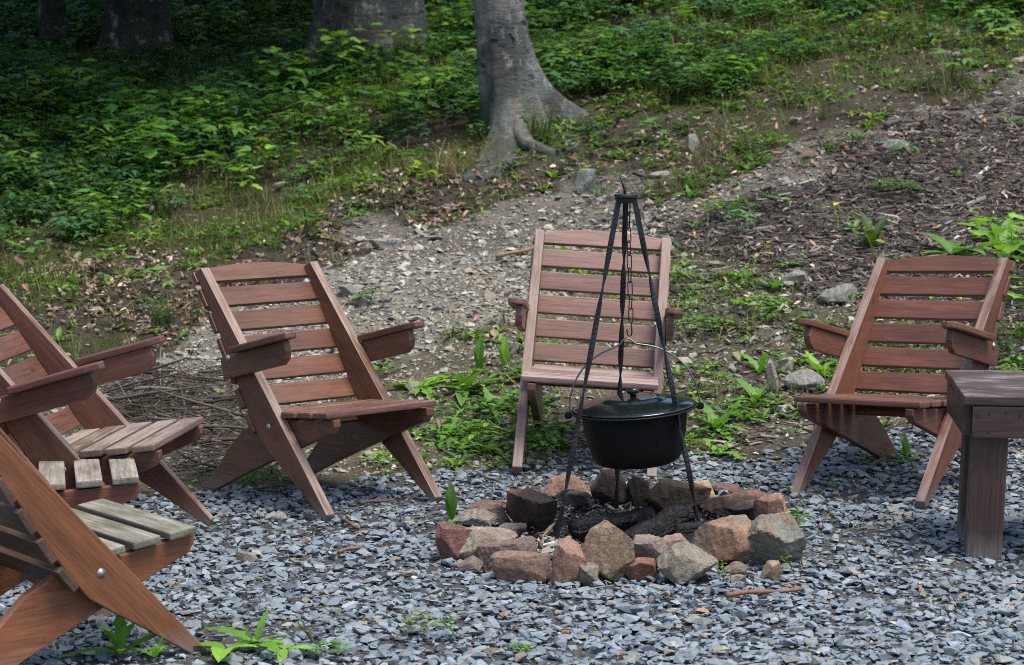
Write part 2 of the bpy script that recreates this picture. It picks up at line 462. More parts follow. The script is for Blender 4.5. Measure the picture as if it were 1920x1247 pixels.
# ================================================================== GROUND
xs = np.concatenate([[-160, -100, -60, -35, -20, -12], np.arange(-8, -4, .2), np.arange(-4, 4.001, .07), np.arange(4.2, 8.1, .2), [12, 20, 35, 60, 100, 160]])
ys = np.concatenate([[-120, -60, -30, -15, -6, 0, 3, 4.5], np.arange(5.5, 14, .07), np.arange(14, 24, .11), np.arange(24, 34, .5), [37, 42, 50, 65, 90, 130, 200]])
GX, GY = np.meshgrid(xs, ys)
gx, gy = GX.ravel(), GY.ravel()
gz = terrain(gx, gy)
gc = np.empty((len(gx), 3)); gc[:] = (.060, .050, .036)
moss = vnoise(gx, gy, 1.3, 31) * .6 + vnoise(gx, gy, 5, 32) * .4
gc = gc * (1 - sstep(.4, .62, moss)[:, None]) + np.array((.058, .072, .024)) * sstep(.4, .62, moss)[:, None]
def paint(mask, c):
    gc[mask] = c
paint(in_zone(Z_LITTER, gx, gy, .3), (.066, .055, .043))
paint(in_zone(Z_MULCH, gx, gy, .25), (.090, .075, .064))
paint(in_zone(Z_WEED, gx, gy, .25), (.120, .105, .075))
paint(in_zone(Z_PATH, gx, gy, .3), (.205, .19, .158))
up_ = in_zone(Z_PATH, gx, gy, .3) & (gy > 12.4 + vnoise(gx, gy, 2, 77))
paint(up_, (.150, .136, .113))
grav = in_zone(Z_GRAVEL, gx, gy, .1) | (gy < 8.6)
paint(grav, (.088, .090, .088))
paint(np.hypot(gx - PIT[0], gy - PIT[1]) < .56, (.12, .112, .102))
nx, ny = len(xs), len(ys)
ii = (np.arange(ny - 1)[:, None] * nx + np.arange(nx - 1)[None]).ravel()
gf = np.stack([ii, ii + 1, ii + nx + 1, ii + nx], -1)
ground = link('ground', mesh_arr('ground', np.stack([gx, gy, gz], -1), gf, gc, True), M['ground'])
tag(ground, kind='structure')

# ================================================================== CHAIRS
TOPU, TOPZ = -.8273, .95
DV = Vector((TOPU, TOPZ)).normalized()            # along a back rail, foot to top (forward, up)
LR = math.hypot(TOPU, TOPZ)
NV = Vector((-DV.y, DV.x))                        # towards the rear
if NV.x > 0: NV = -NV
def prism(poly, th, bev=.004, seg=2):
    bm = bmesh.new()
    lo = [bm.verts.new((x, y, -th / 2)) for x, y in poly]; hi = [bm.verts.new((x, y, th / 2)) for x, y in poly]
    n = len(poly)
    bm.faces.new(lo[::-1]); bm.faces.new(hi)
    for i in range(n): bm.faces.new((lo[i], lo[(i + 1) % n], hi[(i + 1) % n], hi[i]))
    bmesh.ops.recalc_face_normals(bm, faces=bm.faces[:])
    if bev: bmesh.ops.bevel(bm, geom=bm.edges[:], offset=bev, segments=seg, affect='EDGES', profile=.6, clamp_overlap=True)
    return bm
def board(l, w, th, bev=.004): return prism([(-l/2, -w/2), (l/2, -w/2), (l/2, w/2), (-l/2, w/2)], th, bev)
def frame(o, ax, ay, az):
    m = Matrix.Identity(4)
    for i, v in enumerate((ax, ay, az)): m.col[i][:3] = v
    m.col[3][:3] = o
    return m
MESH = {}
def cached(key, fn):
    if key not in MESH: MESH[key] = bm_mesh(key[0], fn())
    return MESH[key]
def uz(u, z, x=0): return Vector((x, u, z))
DVEC = Vector((0, DV.x, DV.y)); NVEC = Vector((0, NV.x, NV.y)); XV = Vector((1, 0, 0))

def rail_w(s):                                     # rail depth at distance s from the foot
    pts = [(0, .030), (.23, .088), (.34, .120), (.46, .150), (.58, .145), (.78, .115), (.94, .086), (1.1, .062), (LR, .046)]
    for (a, b), (c, d) in zip(pts, pts[1:]):
        if s <= c: return b + (d - b) * (s - a) / (c - a)
    return pts[-1][1]
def rail_poly():
    S = [0, .23, .34, .43, .46, .50, .58, .78, .94, 1.1, LR]
    back = [(s, -rail_w(s)) for s in S]
    return [(.012, 0), (LR - .01, 0)] + back[::-1][:-1] + [(0.0, -.03)]
def seat_poly():
    # (forward, up) in chair coordinates, turned so that the long axis is roughly x
    return [(-.022, .384), (-.020, .355), (-.042, .326), (-.20, .262), (-.40, .178), (-.63, .078), (-.795, .0), (-.862, .0), (-.69, .200), (-.60, .280), (-.50, .328)]

def make_chair(name, label, loc, yaw, roll, pitch, zoff, stain, bleach, seat_stain=None, seat_bleach=1.0, pitch_seat=.102, nseat=5, slat_w=.085, arms=True, back_stain=None, seed=1):
    rr = random.Random(seed)
    root = empty(name, (0, 0, 0))
    root.matrix_world = Matrix.Translation((loc[0], loc[1], zoff)) @ Matrix.Rotation(yaw + math.pi, 4, 'Z') @ Matrix.Rotation(-roll, 4, 'Y') @ Matrix.Rotation(pitch, 4, 'X')
    tag(root, label, 'garden chair', 'wooden slatted chairs around the fire pit')
    def part(nm, me, mw, col=None, bl=None, parent=root):
        o = link(nm, me, M['wood'], parent, mw)
        c = col or stain
        k = 1 + rr.uniform(-.12, .12)
        o.color = (c[0] * k, c[1] * k * (1 + rr.uniform(-.04, .04)), c[2] * k, min(1.0, (bleach if bl is None else bl) * rr.uniform(.8, 1.1)))
        return o
    W = .2952
    for s in (-1, 1):
        part('back_rail', cached(('back_rail',), lambda: prism(rail_poly(), .044)), frame(Vector((s * W, 0, 0)), DVEC, -NVEC, XV), None, bleach * 1.2 + .5 if arms else .25)
        part('seat_rail', cached(('seat_rail',), lambda: prism(seat_poly(), .036)), frame(Vector((s * (W - .043), 0, 0)), Vector((0, 1, 0)), Vector((0, 0, 1)), XV))
    # back slats on the rear edge of the rails
    ns = 7
    for i in range(ns):
        s = LR - .004 - i * .1155
        wd = rail_w(s)
        o = DVEC * s + NVEC * (wd + .0125)
        slope = (rail_w(s + .04) - rail_w(s - .04)) / .08
        ax = (DVEC + NVEC * slope).normalized(); nz = XV.cross(ax)
        if i == 0:
            arc = [(-.325, -.042), (.325, -.042)] + [(.325 - .65 * k / 14, .006 + .034 * math.sin(math.pi * k / 14) ** .8) for k in range(15)]
            me = cached(('top_slat',), lambda: prism(arc, .024, .003))
            nm = 'back_slat'
        else:
            me = cached(('back_slat',), lambda: board(.65, .088, .024, .004)); nm = 'back_slat'
        off = Vector((rr.uniform(-.004, .004), 0, 0))
        tw = Matrix.Rotation(rr.uniform(-.006, .006), 4, 'Z')
        part(nm, me, frame(o + off, XV, ax, nz) @ tw, back_stain)
    # seat slats
    st = seat_stain or stain
    for i in range(nseat):
        u = -.0376 - slat_w / 2 + .008 - i * pitch_seat
        t = min(1, max(0, (u + .05) / -.49))
        z = .4124 - .013 - .045 * t
        L = .60 if i < 4 else .535
        if i >= 4: z -= .002
        me = cached(('seat_slat', L, slat_w), lambda: board(L, slat_w, .026, .007))
        part('seat_slat', me, frame(Vector((rr.uniform(-.004, .004), u, z)), XV, Vector((0, 1, .09)).normalized(), XV.cross(Vector((0, 1, .09)).normalized())) @ Matrix.Rotation(rr.uniform(-.008, .008), 4, 'Z'), st, seat_bleach)
    # arms
    A0, A1 = Vector((0, -.5376, .640)), Vector((0, -.194, .728))
    ad = (A1 - A0).normalized(); an = XV.cross(ad)
    for s in (-1, 1):
        if not arms:
            b = link('bolt', cached(('bolt',), bolt_bm), M['bolt'], root, Matrix.Translation((s * (W + .022), -.3745, .3212)) @ Matrix.Rotation(s * math.pi / 2, 4, 'Y'))
            continue
        br = cached(('arm_bracket',), lambda: prism([(-.115, -.095), (.27, -.095), (.302, -.075), (.315, -.045), (.310, -.002), (-.115, -.002)], .032))
        part('arm_bracket', br, frame(A0 + Vector((s * .3355, 0, -.027)), ad, an, XV))
        ar = cached(('armrest',), lambda: prism([(-.01, -.040), (.30, -.040), (.352, -.028), (.362, 0), (.352, .028), (.30, .040), (-.01, .040)], .027, .006))
        part('armrest', ar, frame(A0 + Vector((s * .348, 0, 0)) + an * -.0135, ad, XV, an * -1 if False else ad.cross(XV)))
        for (u, z, x) in ((-.3745, .3212, W + .022), (-.595, .585, W + .058)):
            bo = cached(('bolt',), bolt_bm)
            b = link('bolt', bo, M['bolt'], root, Matrix.Translation((s * x, u, z)) @ Matrix.Rotation(s * math.pi / 2, 4, 'Y'))
    return root
def nail_bm():
    bm = bmesh.new(); bmesh.ops.create_cone(bm, segments=10, radius1=.005, radius2=.004, depth=.003, cap_ends=True)
    return bm
def bolt_bm():
    bm = bmesh.new()
    bmesh.ops.create_uvsphere(bm, u_segments=12, v_segments=6, radius=.011, matrix=Matrix.Diagonal((1, 1, .55, 1)))
    bmesh.ops.create_cone(bm, segments=14, radius1=.015, radius2=.0145, depth=.003, cap_ends=True)
    for f in bm.faces: f.smooth = True
    return bm

RED = (.126, .055, .032)
make_chair('slatted_chair', 'red-brown slatted chair turned to the right, behind the brushwood and left of the fire ring', (-.505, 8.829), .787, .025, .009, .012, RED, .42, (.13, .060, .045), .62, seed=2)
make_chair('slatted_chair', 'pale pinkish weathered chair facing the camera behind the hanging pot', (.315, 9.527), -.071, .056, -.060, .016, (.158, .077, .058), .74, (.19, .115, .10), .85, seed=3)
make_chair('slatted_chair', 'dark red-brown chair turned to the left, standing behind the wooden bench end', (1.417, 9.000), -.667, -.058, .003, .014, (.134, .053, .034), .38, (.13, .06, .042), .6, seed=4)
make_chair('slatted_chair', 'red-brown chair with grey-brown seat slats cut by the left edge, beside the brushwood', (-1.209, 8.206), 1.409, -.005, .031, .030, (.124, .055, .040), .30, (.145, .10, .076), .85, seed=5)
make_chair('slatted_chair', 'mostly hidden chair showing three bleached seat slats above the orange-brown chair', (-1.355, 7.909), 1.782, -.006, -.044, -.03, (.15, .062, .040), .30, (.20, .18, .145), .8, pitch_seat=.125, nseat=4, slat_w=.093, arms=False, seed=6)
make_chair('slatted_chair', 'orange-brown chair nearest the camera at lower left, seen from its side', (-1.144, 7.023), 2.249, .012, .010, -.025, (.205, .080, .036), .10, (.16, .145, .108), .85, pitch_seat=.125, nseat=4, slat_w=.097, arms=False, back_stain=(.085, .052, .034), seed=7)

# ================================================================== BENCH AT THE RIGHT
tb = empty('wooden_bench', (1.648, 7.965, 0), math.radians(-5))
tag(tb, 'sturdy dark brown bench end with grey worn top at the right edge', 'bench')
X, Y, Zv = Vector((1, 0, 0)), Vector((0, 1, 0)), Vector((0, 0, 1))
DK = (.060, .034, .028)
def tpart(nm, bm, o, ax, ay, col, bl):
    ax, ay = Vector(ax).normalized(), Vector(ay).normalized()
    b = link(nm, bm_mesh(nm, bm), M['table_wood'], tb, frame(Vector(o), ax, ay, ax.cross(ay))); b.color = col + (bl,)
    return b
TL = 1.5
for k in range(4):
    tpart('top_plank', board(TL, .158, .036, .006), (TL / 2 + random.uniform(-.004, .004), .079 + .163 * k, .594 + .001 * (k % 2)), X, Y, (.062, .038, .031), .62)
tpart('apron', board(TL - .03, .118, .036, .006), (TL / 2 + .016, .022, .514), X, Zv, DK, .05)
tpart('apron', board(TL - .03, .118, .036, .006), (TL / 2 + .016, .620, .514), X, Zv, DK, .05)
tpart('end_board', board(.555, .116, .034, .006), (.018, .322, .515), Y, Zv, (.050, .030, .026), .2)
for xx in (.098, TL - .15):
    for yy, w in ((.085, .132), (.375, .122)):
        tpart('leg', board(.62, w, .078, .008), (xx, yy, .262), (.028, 0, 1), (1, 0, -.028), DK, .08)
for (x, z) in ((.09, .545), (.088, .478), (.20, .54), (.15, .55)):
    link('nail', cached(('nail',), lambda: nail_bm()), M['iron'], tb, Matrix.Translation((x, .0035, z)) @ Matrix.Rotation(math.pi / 2, 4, 'X'))

# ================================================================== TRIPOD, CHAIN, POT
TOP = at_depth(1174, 374, 8.59)
trip = empty('tripod', (TOP[0], TOP[1], 0))
tag(trip, 'black iron cooking tripod standing in the fire ring', 'tripod')
def rel(v): return Vector(v) - Vector((TOP[0], TOP[1], 0))
def twisted_bar(a, b, w, th, turns, start, n=70):
    a, b = Vector(a), Vector(b); d = (b - a).normalized(); e = d.cross(Vector((0, 1, 0))).normalized(); g = d.cross(e)
    bm = bmesh.new(); rings = []
    for i in range(n + 1):
        t = i / n; ang = turns * math.pi * 2 * min(1, max(0, (t - start) / (1 - start))) if t > start else 0
        c, s = math.cos(ang), math.sin(ang); u = e * c + g * s; v = g * c - e * s; p = a.lerp(b, t)
        ww = w * (1 if t < .93 else 1 - .35 * (t - .93) / .07)
        rings.append([bm.verts.new(p + u * (ww * x) + v * (th * y)) for x, y in ((-.5, -.5), (.5, -.5), (.5, .5), (-.5, .5))])
    for r0, r1 in zip(rings, rings[1:]):
        for k in range(4): bm.faces.new((r0[k], r0[(k + 1) % 4], r1[(k + 1) % 4], r1[k]))
    bm.faces.new(rings[0][::-1]); bm.faces.new(rings[-1])
    bmesh.ops.recalc_face_normals(bm, faces=bm.faces[:])
    return bm
for (fx, fy, dx, dy, tw) in ((1042, 1020, -.028, -.014, 1.5), (1319, 1020, .030, -.014, 2.0), (1155, 958, .0, .025, 2.5)):
    foot = P(fx, fy); foot[2] = min(foot[2], -.03) 
    link('leg', bm_mesh('leg', twisted_bar(rel((TOP[0] + dx, TOP[1] + dy, TOP[2] + .005)), rel(foot), .021, .0075, tw, .10)), M['iron'], trip)
bm = bmesh.new()
bmesh.ops.create_cone(bm, segments=28, radius1=.046, radius2=.046, depth=.014, cap_ends=True, matrix=Matrix.Translation(rel((TOP[0], TOP[1], TOP[2] + .014))))
bmesh.ops.create_cone(bm, segments=28, radius1=.038, radius2=.040, depth=.02, cap_ends=True, matrix=Matrix.Translation(rel((TOP[0], TOP[1], TOP[2] - .004))))
bmesh.ops.bevel(bm, geom=bm.edges[:], offset=.002, segments=1, affect='EDGES')
link('top_plate', bm_mesh('top_plate', bm), M['iron'], trip)
v, f = tube_arr([rel((TOP[0] - .003, TOP[1], TOP[2] + .02)), rel((TOP[0] - .012, TOP[1], TOP[2] + .055)), rel((TOP[0] - .026, TOP[1], TOP[2] + .098))], [.004, .004, .0035], 8)
link('rod', mesh_arr('rod', v, f, None, True), M['iron'], trip)
v, f = tube_arr([rel(at_depth(*p, 8.43)) for p in ((1035, 942), (1043, 937), (1047, 940), (1063, 956), (1078, 966))], .0035, 6)
link('foot_hook', mesh_arr('foot_hook', v, f, None, True), M['iron'], trip)

HOOK = at_depth(1183, 627, 8.68)
chain = empty('chain', (TOP[0], TOP[1], TOP[2]))
tag(chain, 'thin black chain hanging from the tripod top to the pot handle', 'chain')
def link_bm(l, w, r):
    n = 20; pts = []
    for k in range(n):
        t = 2 * math.pi * k / n; pts.append(Vector((math.cos(t) * w / 2, 0, math.sin(t) * w / 2 + (l / 2 - w / 2) * (1 if math.sin(t) >= 0 else -1))))
    bm = bmesh.new(); rings = []
    for k, p in enumerate(pts):
        d = (pts[(k + 1) % n] - pts[k - 1]).normalized(); a = Vector((0, 1, 0)); b = d.cross(a)
        rings.append([bm.verts.new(p + a * (math.cos(q) * r) + b * (math.sin(q) * r)) for q in np.arange(8) * math.pi / 4])
    for k in range(n):
        r0, r1 = rings[k], rings[(k + 1) % n]
        for q in range(8): bm.faces.new((r0[q], r0[(q + 1) % 8], r1[(q + 1) % 8], r1[q]))
    bmesh.ops.recalc_face_normals(bm, faces=bm.faces[:])
    return bm
lme = bm_mesh('chain_link', link_bm(.060, .020, .0023), True)
c0 = Vector((TOP[0] + .006, TOP[1], TOP[2] - .005)); c1 = Vector(HOOK) + Vector((0, 0, .05))
nl = int((c0 - c1).length / .0535)
for k in range(nl):
    p = c0.lerp(c1, (k + .5) / nl) - Vector((TOP[0], TOP[1], TOP[2]))
    o = link('chain_link', lme, M['iron'], chain, Matrix.Translation(p) @ Matrix.Rotation((k % 2) * math.pi / 2 + .5, 4, 'Z') @ Matrix.Rotation(random.uniform(-.06, .06), 4, 'Y'))
hk = [c1 + Vector((0, 0, .012)), c1 + Vector((.002, 0, -.02)), c1 + Vector((.004, 0, -.042)), c1 + Vector((0, 0, -.056)), c1 + Vector((-.010, 0, -.056)), c1 + Vector((-.015, 0, -.044)), c1 + Vector((-.016, 0, -.03))]
v, f = tube_arr([q - Vector((TOP[0], TOP[1], TOP[2])) for q in hk], .003, 8)
link('hook', mesh_arr('hook', v, f, None, True), M['iron'], chain)

pc = at_depth(1189, 768, 8.68)
pot = empty('cooking_pot', tuple(pc))
pot.rotation_euler = (math.radians(1), math.radians(-4.2), 0)
tag(pot, 'round black lidded cooking pot hung by its wire handle over the fire ring', 'pot')
def lathe(prof, seg=64, smooth=True):
    V = []; n = len(prof)
    for r, z in prof:
        for k in range(seg):
            a = 2 * math.pi * k / seg; V.append((r * math.cos(a), r * math.sin(a), z))
    F = []
    for i in range(n - 1):
        for k in range(seg): F.append((i * seg + k, i * seg + (k + 1) % seg, (i + 1) * seg + (k + 1) % seg, (i + 1) * seg + k))
    me = bpy.data.meshes.new('x'); me.from_pydata(V, [], F + [tuple(range(seg))[::-1], tuple((n - 1) * seg + k for k in range(seg))])
    for p in me.polygons: p.use_smooth = smooth and len(p.vertices) == 4
    me.update(); return me
def named(me, n): me.name = n; return me
body_prof = [(.13, -.212), (.150, -.210), (.166, -.200), (.178, -.182), (.190, -.14), (.200, -.09), (.207, -.045), (.211, -.012), (.214, -.006), (.240, .000), (.253, .003), (.2545, .007), (.252, .010), (.24, .009), (.222, .006)]
link('pot_body', named(lathe(body_prof), 'pot_body'), M['enamel'], pot)
lid_prof = [(.238, .011), (.243, .012), (.244, .016), (.236, .020), (.215, .026), (.18, .034), (.14, .041), (.118, .044), (.113, .048), (.08, .051), (.03, .053)]
lid = link('lid', named(lathe(lid_prof), 'lid'), M['lid'], pot)
kn = [(.012, .052), (.013, .064), (.024, .068), (.026, .074), (.025, .083), (.019, .088), (.008, .090)]
link('knob', named(lathe(kn, 28), 'knob'), M['lid'], lid)
for s in (-1, 1):
    bm = bmesh.new(); bmesh.ops.create_cube(bm, size=1, matrix=Matrix.Translation((s * .262, 0, -.004)) @ Matrix.Diagonal((.03, .022, .026, 1)))
    bmesh.ops.bevel(bm, geom=bm.edges[:], offset=.005, segments=2, affect='EDGES')
    link('lug', bm_mesh('lug', bm), M['enamel'], pot)
ph = Vector(HOOK) - Vector(pc)
ph = Vector((ph.x + .004, ph.y, ph.z - .004))
pts = []
A, B = Vector((-.256, 0, .0)), Vector((.262, 0, .0))
for k in range(41):
    t = k / 40; ang = math.pi * (1 - t)
    x = (A.x + B.x) / 2 + (B.x - A.x) / 2 * math.cos(ang)
    z = (ph.z - .035) * math.sin(ang) ** .92
    kink = math.exp(-((x - ph.x) / .022) ** 2)
    z = max(z, 0) + kink * .03
    pts.append((x, 0, z))
pts = [(-.256, 0, -.012)] + pts + [(.262, 0, -.012)]
v, f = tube_arr(pts, .0036, 8)
link('handle', mesh_arr('handle', v, f, None, True), M['steel_wire'], pot)

# ================================================================== FIRE RING STONES
def ico(sub):
    bm = bmesh.new(); bmesh.ops.create_icosphere(bm, subdivisions=sub, radius=1)
    v = np.array([q.co[:] for q in bm.verts]); f = np.array([[q.index for q in a.verts] for a in bm.faces]); bm.free()
    return v, f
ICO5, ICO4, ICO3 = ico(5), ico(4), ico(3)
def rock_mesh(name, w, d, h, seed, base=ICO5, nplanes=12, rough=.03, boxy=.5):
    g = np.random.default_rng(seed)
    dirs, F = base
    n = g.normal(0, 1, (nplanes, 3)); n /= np.linalg.norm(n, axis=1)[:, None]
    dist = g.uniform(.54, .98, nplanes)
    ax = np.array([[1, 0, 0], [-1, 0, 0], [0, 1, 0], [0, -1, 0], [0, 0, 1], [0, 0, -1]]) + g.normal(0, .38, (6, 3))
    ax /= np.linalg.norm(ax, axis=1)[:, None]
    ax[4] = np.array([.2, -.12, .97]) * np.array([g.uniform(-1, 1), 1, 1]); ax[4] /= np.linalg.norm(ax[4])
    n = np.concatenate([n, ax]); dist = np.concatenate([dist, g.uniform(.66, .90, 6)])
    dots = dirs @ n.T
    rr = np.where(dots > .05, dist / np.maximum(dots, .05), 9)
    r = -np.log(np.exp(-np.minimum(rr, 3) * 170).sum(1)) / 170         # slightly rounded edges
    p = dirs * r[:, None]
    q = p * 3.1 + seed
    nz = (vnoise(q[:, 0] + q[:, 2] * .7, q[:, 1] - q[:, 2] * .6, 1, seed) - .5) + .5 * (vnoise(q[:, 0] - q[:, 1], q[:, 2] + q[:, 1] * .3, 2.6, seed + 1) - .5) + .3 * (vnoise(q[:, 0] + q[:, 1] * .5, q[:, 2] * 1.2 - q[:, 0], 7, seed + 2) - .5)
    st = g.normal(0, 1, 3); st /= np.linalg.norm(st); lay = (p @ st) * 5.5 + .7 * nz; fr = lay - np.floor(lay)
    p = p * (1 + nz * rough * 2.4 - .022 * np.exp(-(np.minimum(fr, 1 - fr) / .10) ** 2) + .016 * (fr - .5))[:, None]
    p -= (p.max(0) + p.min(0)) / 2
    p /= (p.max(0) - p.min(0)) / 2
    return p * np.array([w, d, h]) / 2, F
def place_rock(name, label, cat, group, x0, y0, x1, y1, col, soot=1.0, seed=1, dratio=.85, base=ICO5, rough=.03, tilt=0, rz=0, sink=.12, mat='rock', hmin=.03, zadd=0):
    g = P((x0 + x1) / 2, y1); s = scale_at(g[1])
    w = (x1 - x0) / s * 1.16; d = w * dratio
    h = max(hmin, ((y1 - y0) / s - .06 * d)) * 1.08 * (1 + sink)
    v, f = rock_mesh(name, w, d, h, seed, base, rough=rough)
    me = mesh_arr(name, v, f, None, True)
    try: me.set_sharp_from_angle(angle=math.radians(28))
    except Exception: pass
    c = P((x0 + x1) / 2, y1)
    yy = c[1] + d * .40
    o = link(name, me, M[mat]); o.location = (c[0] * yy / c[1], yy, c[2] + h / 2 - h * sink / (1 + sink) + zadd)
    o.rotation_euler = (tilt, random.uniform(-.08, .08), rz)
    o.color = tuple(min(.6, v * 1.18) for v in col) + (soot,)
    return tag(o, label, cat, group)
G = 'stones around the fire pit'
RS = [
 (819, 982, 887, 1057, (.21, .105, .095), 'dusky red stone at the far left of the fire ring', .8),
 (848, 988, 962, 1061, (.34, .285, .215), 'pale tan stone with a flat sloping top, left side of the ring', .8),
 (851, 957, 930, 990, (.25, .235, .205), 'grey flat stone behind the pale tan stone, beside the tall green leaf', .8),
 (880, 939, 953, 972, (.16, .095, .075), 'reddish brown stone at the back left of the ring', .7),
 (899, 950, 957, 990, (.15, .14, .13), 'small dark grey stone inside the left of the ring', .7),
 (951, 923, 1041, 1008, (.17, .14, .12), 'large sooty stone beside the left tripod foot', .75),
 (1020, 894, 1111, 940, (.32, .205, .15), 'pinkish tan stone at the back of the ring behind the left tripod leg', .7),
 (1056, 926, 1110, 960, (.34, .315, .28), 'light grey stone just inside the ring behind the left tripod leg', .8),
 (1110, 880, 1180, 955, (.28, .185, .145), 'pink topped stone blackened below, behind the rear tripod leg', .75),
 (897, 1009, 1001, 1078, (.19, .14, .125), 'purple grey stone in the front left of the ring', .8),
 (922, 1034, 1028, 1097, (.24, .155, .12), 'flat topped brown stone in front, left of the pink slab', .85),
 (1030, 1018, 1104, 1101, (.30, .17, .125), 'pink slab leaning in front of the left tripod foot', .7),
 (1083, 985, 1185, 1098, (.27, .20, .125), 'tallest olive and orange boulder at the front of the ring', .75),
 (1179, 895, 1217, 960, (.26, .165, .135), 'narrow pinkish stone at the back between two wider stones', .9),
 (1213, 906, 1325, 975, (.21, .165, .12), 'broad brown stone at the back of the ring left of the right tripod leg', .55),
 (1275, 904, 1340, 940, (.38, .30, .17), 'yellow tan stone at the back of the ring behind the right tripod leg', .7),
 (1334, 909, 1388, 930, (.13, .09, .08), 'small dark brown stone at the back right outside the ring', .7),
 (1318, 924, 1439, 974, (.20, .13, .10), 'long brown stone with a black underside at the back right', .5),
 (1370, 943, 1445, 983, (.23, .18, .15), 'grey brown stone on the right of the ring below the long brown one', .7),
 (1415, 932, 1474, 1003, (.34, .20, .14), 'orange pink upright stone at the far right of the ring', .6),
 (1392, 972, 1516, 1074, (.20, .205, .165), 'large greenish grey slab at the right front of the ring', .6),
 (1304, 980, 1408, 1072, (.33, .19, .125), 'big orange pink boulder beside the right tripod foot', .75),
 (1427, 1056, 1466, 1101, (.34, .25, .17), 'small tan stone standing in front of the greenish slab', .8),
 (1235, 1026, 1338, 1103, (.27, .24, .185), 'grey tan stone at the front right of the ring', .7),
 (1226, 1006, 1294, 1070, (.32, .23, .18), 'small pale pink stone behind the grey tan front stone', .8),
 (1174, 1010, 1256, 1078, (.22, .18, .15), 'layered grey brown stone right of the tallest boulder', .8),
 (1168, 1048, 1230, 1096, (.24, .12, .085), 'small red stone at the foot of the tallest boulder', .8),
 (1371, 1078, 1397, 1102, (.33, .30, .25), 'little pale stone left of the small tan standing stone', .8),
 (935, 985, 985, 1022, (.20, .17, .15), 'small grey brown stone between the pale tan stone and the sooty stone', .8),
 (990, 1052, 1030, 1100, (.19, .12, .095), 'narrow red brown stone squeezed between flat topped stone and pink slab', .8),
 (1085, 1060, 1120, 1104, (.20, .16, .13), 'small brown stone at the left foot of the tallest boulder', .8),
 (1290, 1008, 1330, 1045, (.22, .17, .14), 'brown stone between the pale pink stone and the big orange boulder', .8),
 (1440, 990, 1490, 1020, (.24, .17, .14), 'reddish stone behind the greenish slab', .8),
 (985, 918, 1030, 945, (.22, .16, .13), 'brown stone at the back left between sooty and pinkish stones', .8),
 (862, 1045, 905, 1078, (.23, .20, .17), 'grey stone below the dusky red stone at the left', .8),
 (1358, 1062, 1407, 1086, (.20, .185, .16), 'low grey stone tucked under the big orange pink boulder', .8),
]
for i, (x0, y0, x1, y1, c, lab, dr) in enumerate(RS):
    place_rock('ring_stone', lab, 'stone', G, x0, y0, x1, y1, c, 1.0, 40 + i * 7, dr, rz=random.uniform(-.25, .25), tilt=random.uniform(-.1, .14))

# charred logs
def char_log(a, b, r, seed, label, flat=1.0):
    g = np.random.default_rng(seed); a, b = Vector(a), Vector(b); L = (b - a).length; d = (b - a).normalized()
    nl, nsg = 56, 44; V = []
    for i in range(nl + 1):
        t = i / nl
        for k in range(nsg):
            th = 2 * math.pi * k / nsg
            u, vv = t * L / .030, th * r / .017
            V.append((t, th, u, vv))
    V = np.array(V)
    # block-like checking of the charred wood: rows of cells with deep joints
    row = np.floor(V[:, 3] + .25 * vnoise(V[:, 2], V[:, 3], .7, seed)); fu = (V[:, 2] + .47 * (row % 2) + .5 * vnoise(V[:, 2], V[:, 3], .8, seed + 2)) % 1; fv = (V[:, 3] + .25 * vnoise(V[:, 2], V[:, 3], .7, seed)) % 1
    crack = np.minimum(np.minimum(fu, 1 - fu), np.minimum(fv, 1 - fv))
    rr = r * (.80 + .34 * vnoise(V[:, 2] * .35, V[:, 3] * .35, 1, seed + 4)) - .003 * (1 - sstep(.0, .14, crack))
    rr *= np.where(V[:, 0] < .04, .55 + .45 * V[:, 0] / .04, 1) * np.where(V[:, 0] > .96, .5 + .5 * (1 - V[:, 0]) / .04, 1)
    e = d.cross(Vector((0, 0, 1))).normalized(); h = e.cross(d)
    pos = np.array(a)[None] + np.outer(V[:, 0] * L, np.array(d)) + (rr * np.cos(V[:, 1]))[:, None] * np.array(e)[None] + (rr * np.sin(V[:, 1]) * flat)[:, None] * np.array(h)[None]
    F = []
    for i in range(nl):
        for k in range(nsg): F.append((i * nsg + k, i * nsg + (k + 1) % nsg, (i + 1) * nsg + (k + 1) % nsg, (i + 1) * nsg + k))
    c = np.array((a + b) / 2)
    me = bpy.data.meshes.new('charred_log'); me.from_pydata((pos - c).tolist(), [], F + [tuple(range(nsg)), tuple(nl * nsg + k for k in range(nsg))[::-1]]); me.update()
    o = link('charred_log', me, M['char']); o.location = c
    return tag(o, label, 'log', 'burnt logs in the fire pit')
char_log(at_depth(1070, 994, 8.48), at_depth(1225, 968, 8.68), .040, 3, 'matt black burnt log lying across the back of the pit')
char_log(at_depth(1172, 1022, 8.34), at_depth(1292, 962, 8.56), .052, 5, 'cracked silvery black log slanting up at the middle of the pit')
char_log(at_depth(1262, 1000, 8.44), at_depth(1395, 985, 8.58), .036, 9, 'burnt log at the right of the pit under the right tripod leg')
char_log(at_depth(1262, 1024, 8.34), at_depth(1312, 1020, 8.36), .040, 13, 'short burnt stump by the right tripod foot')

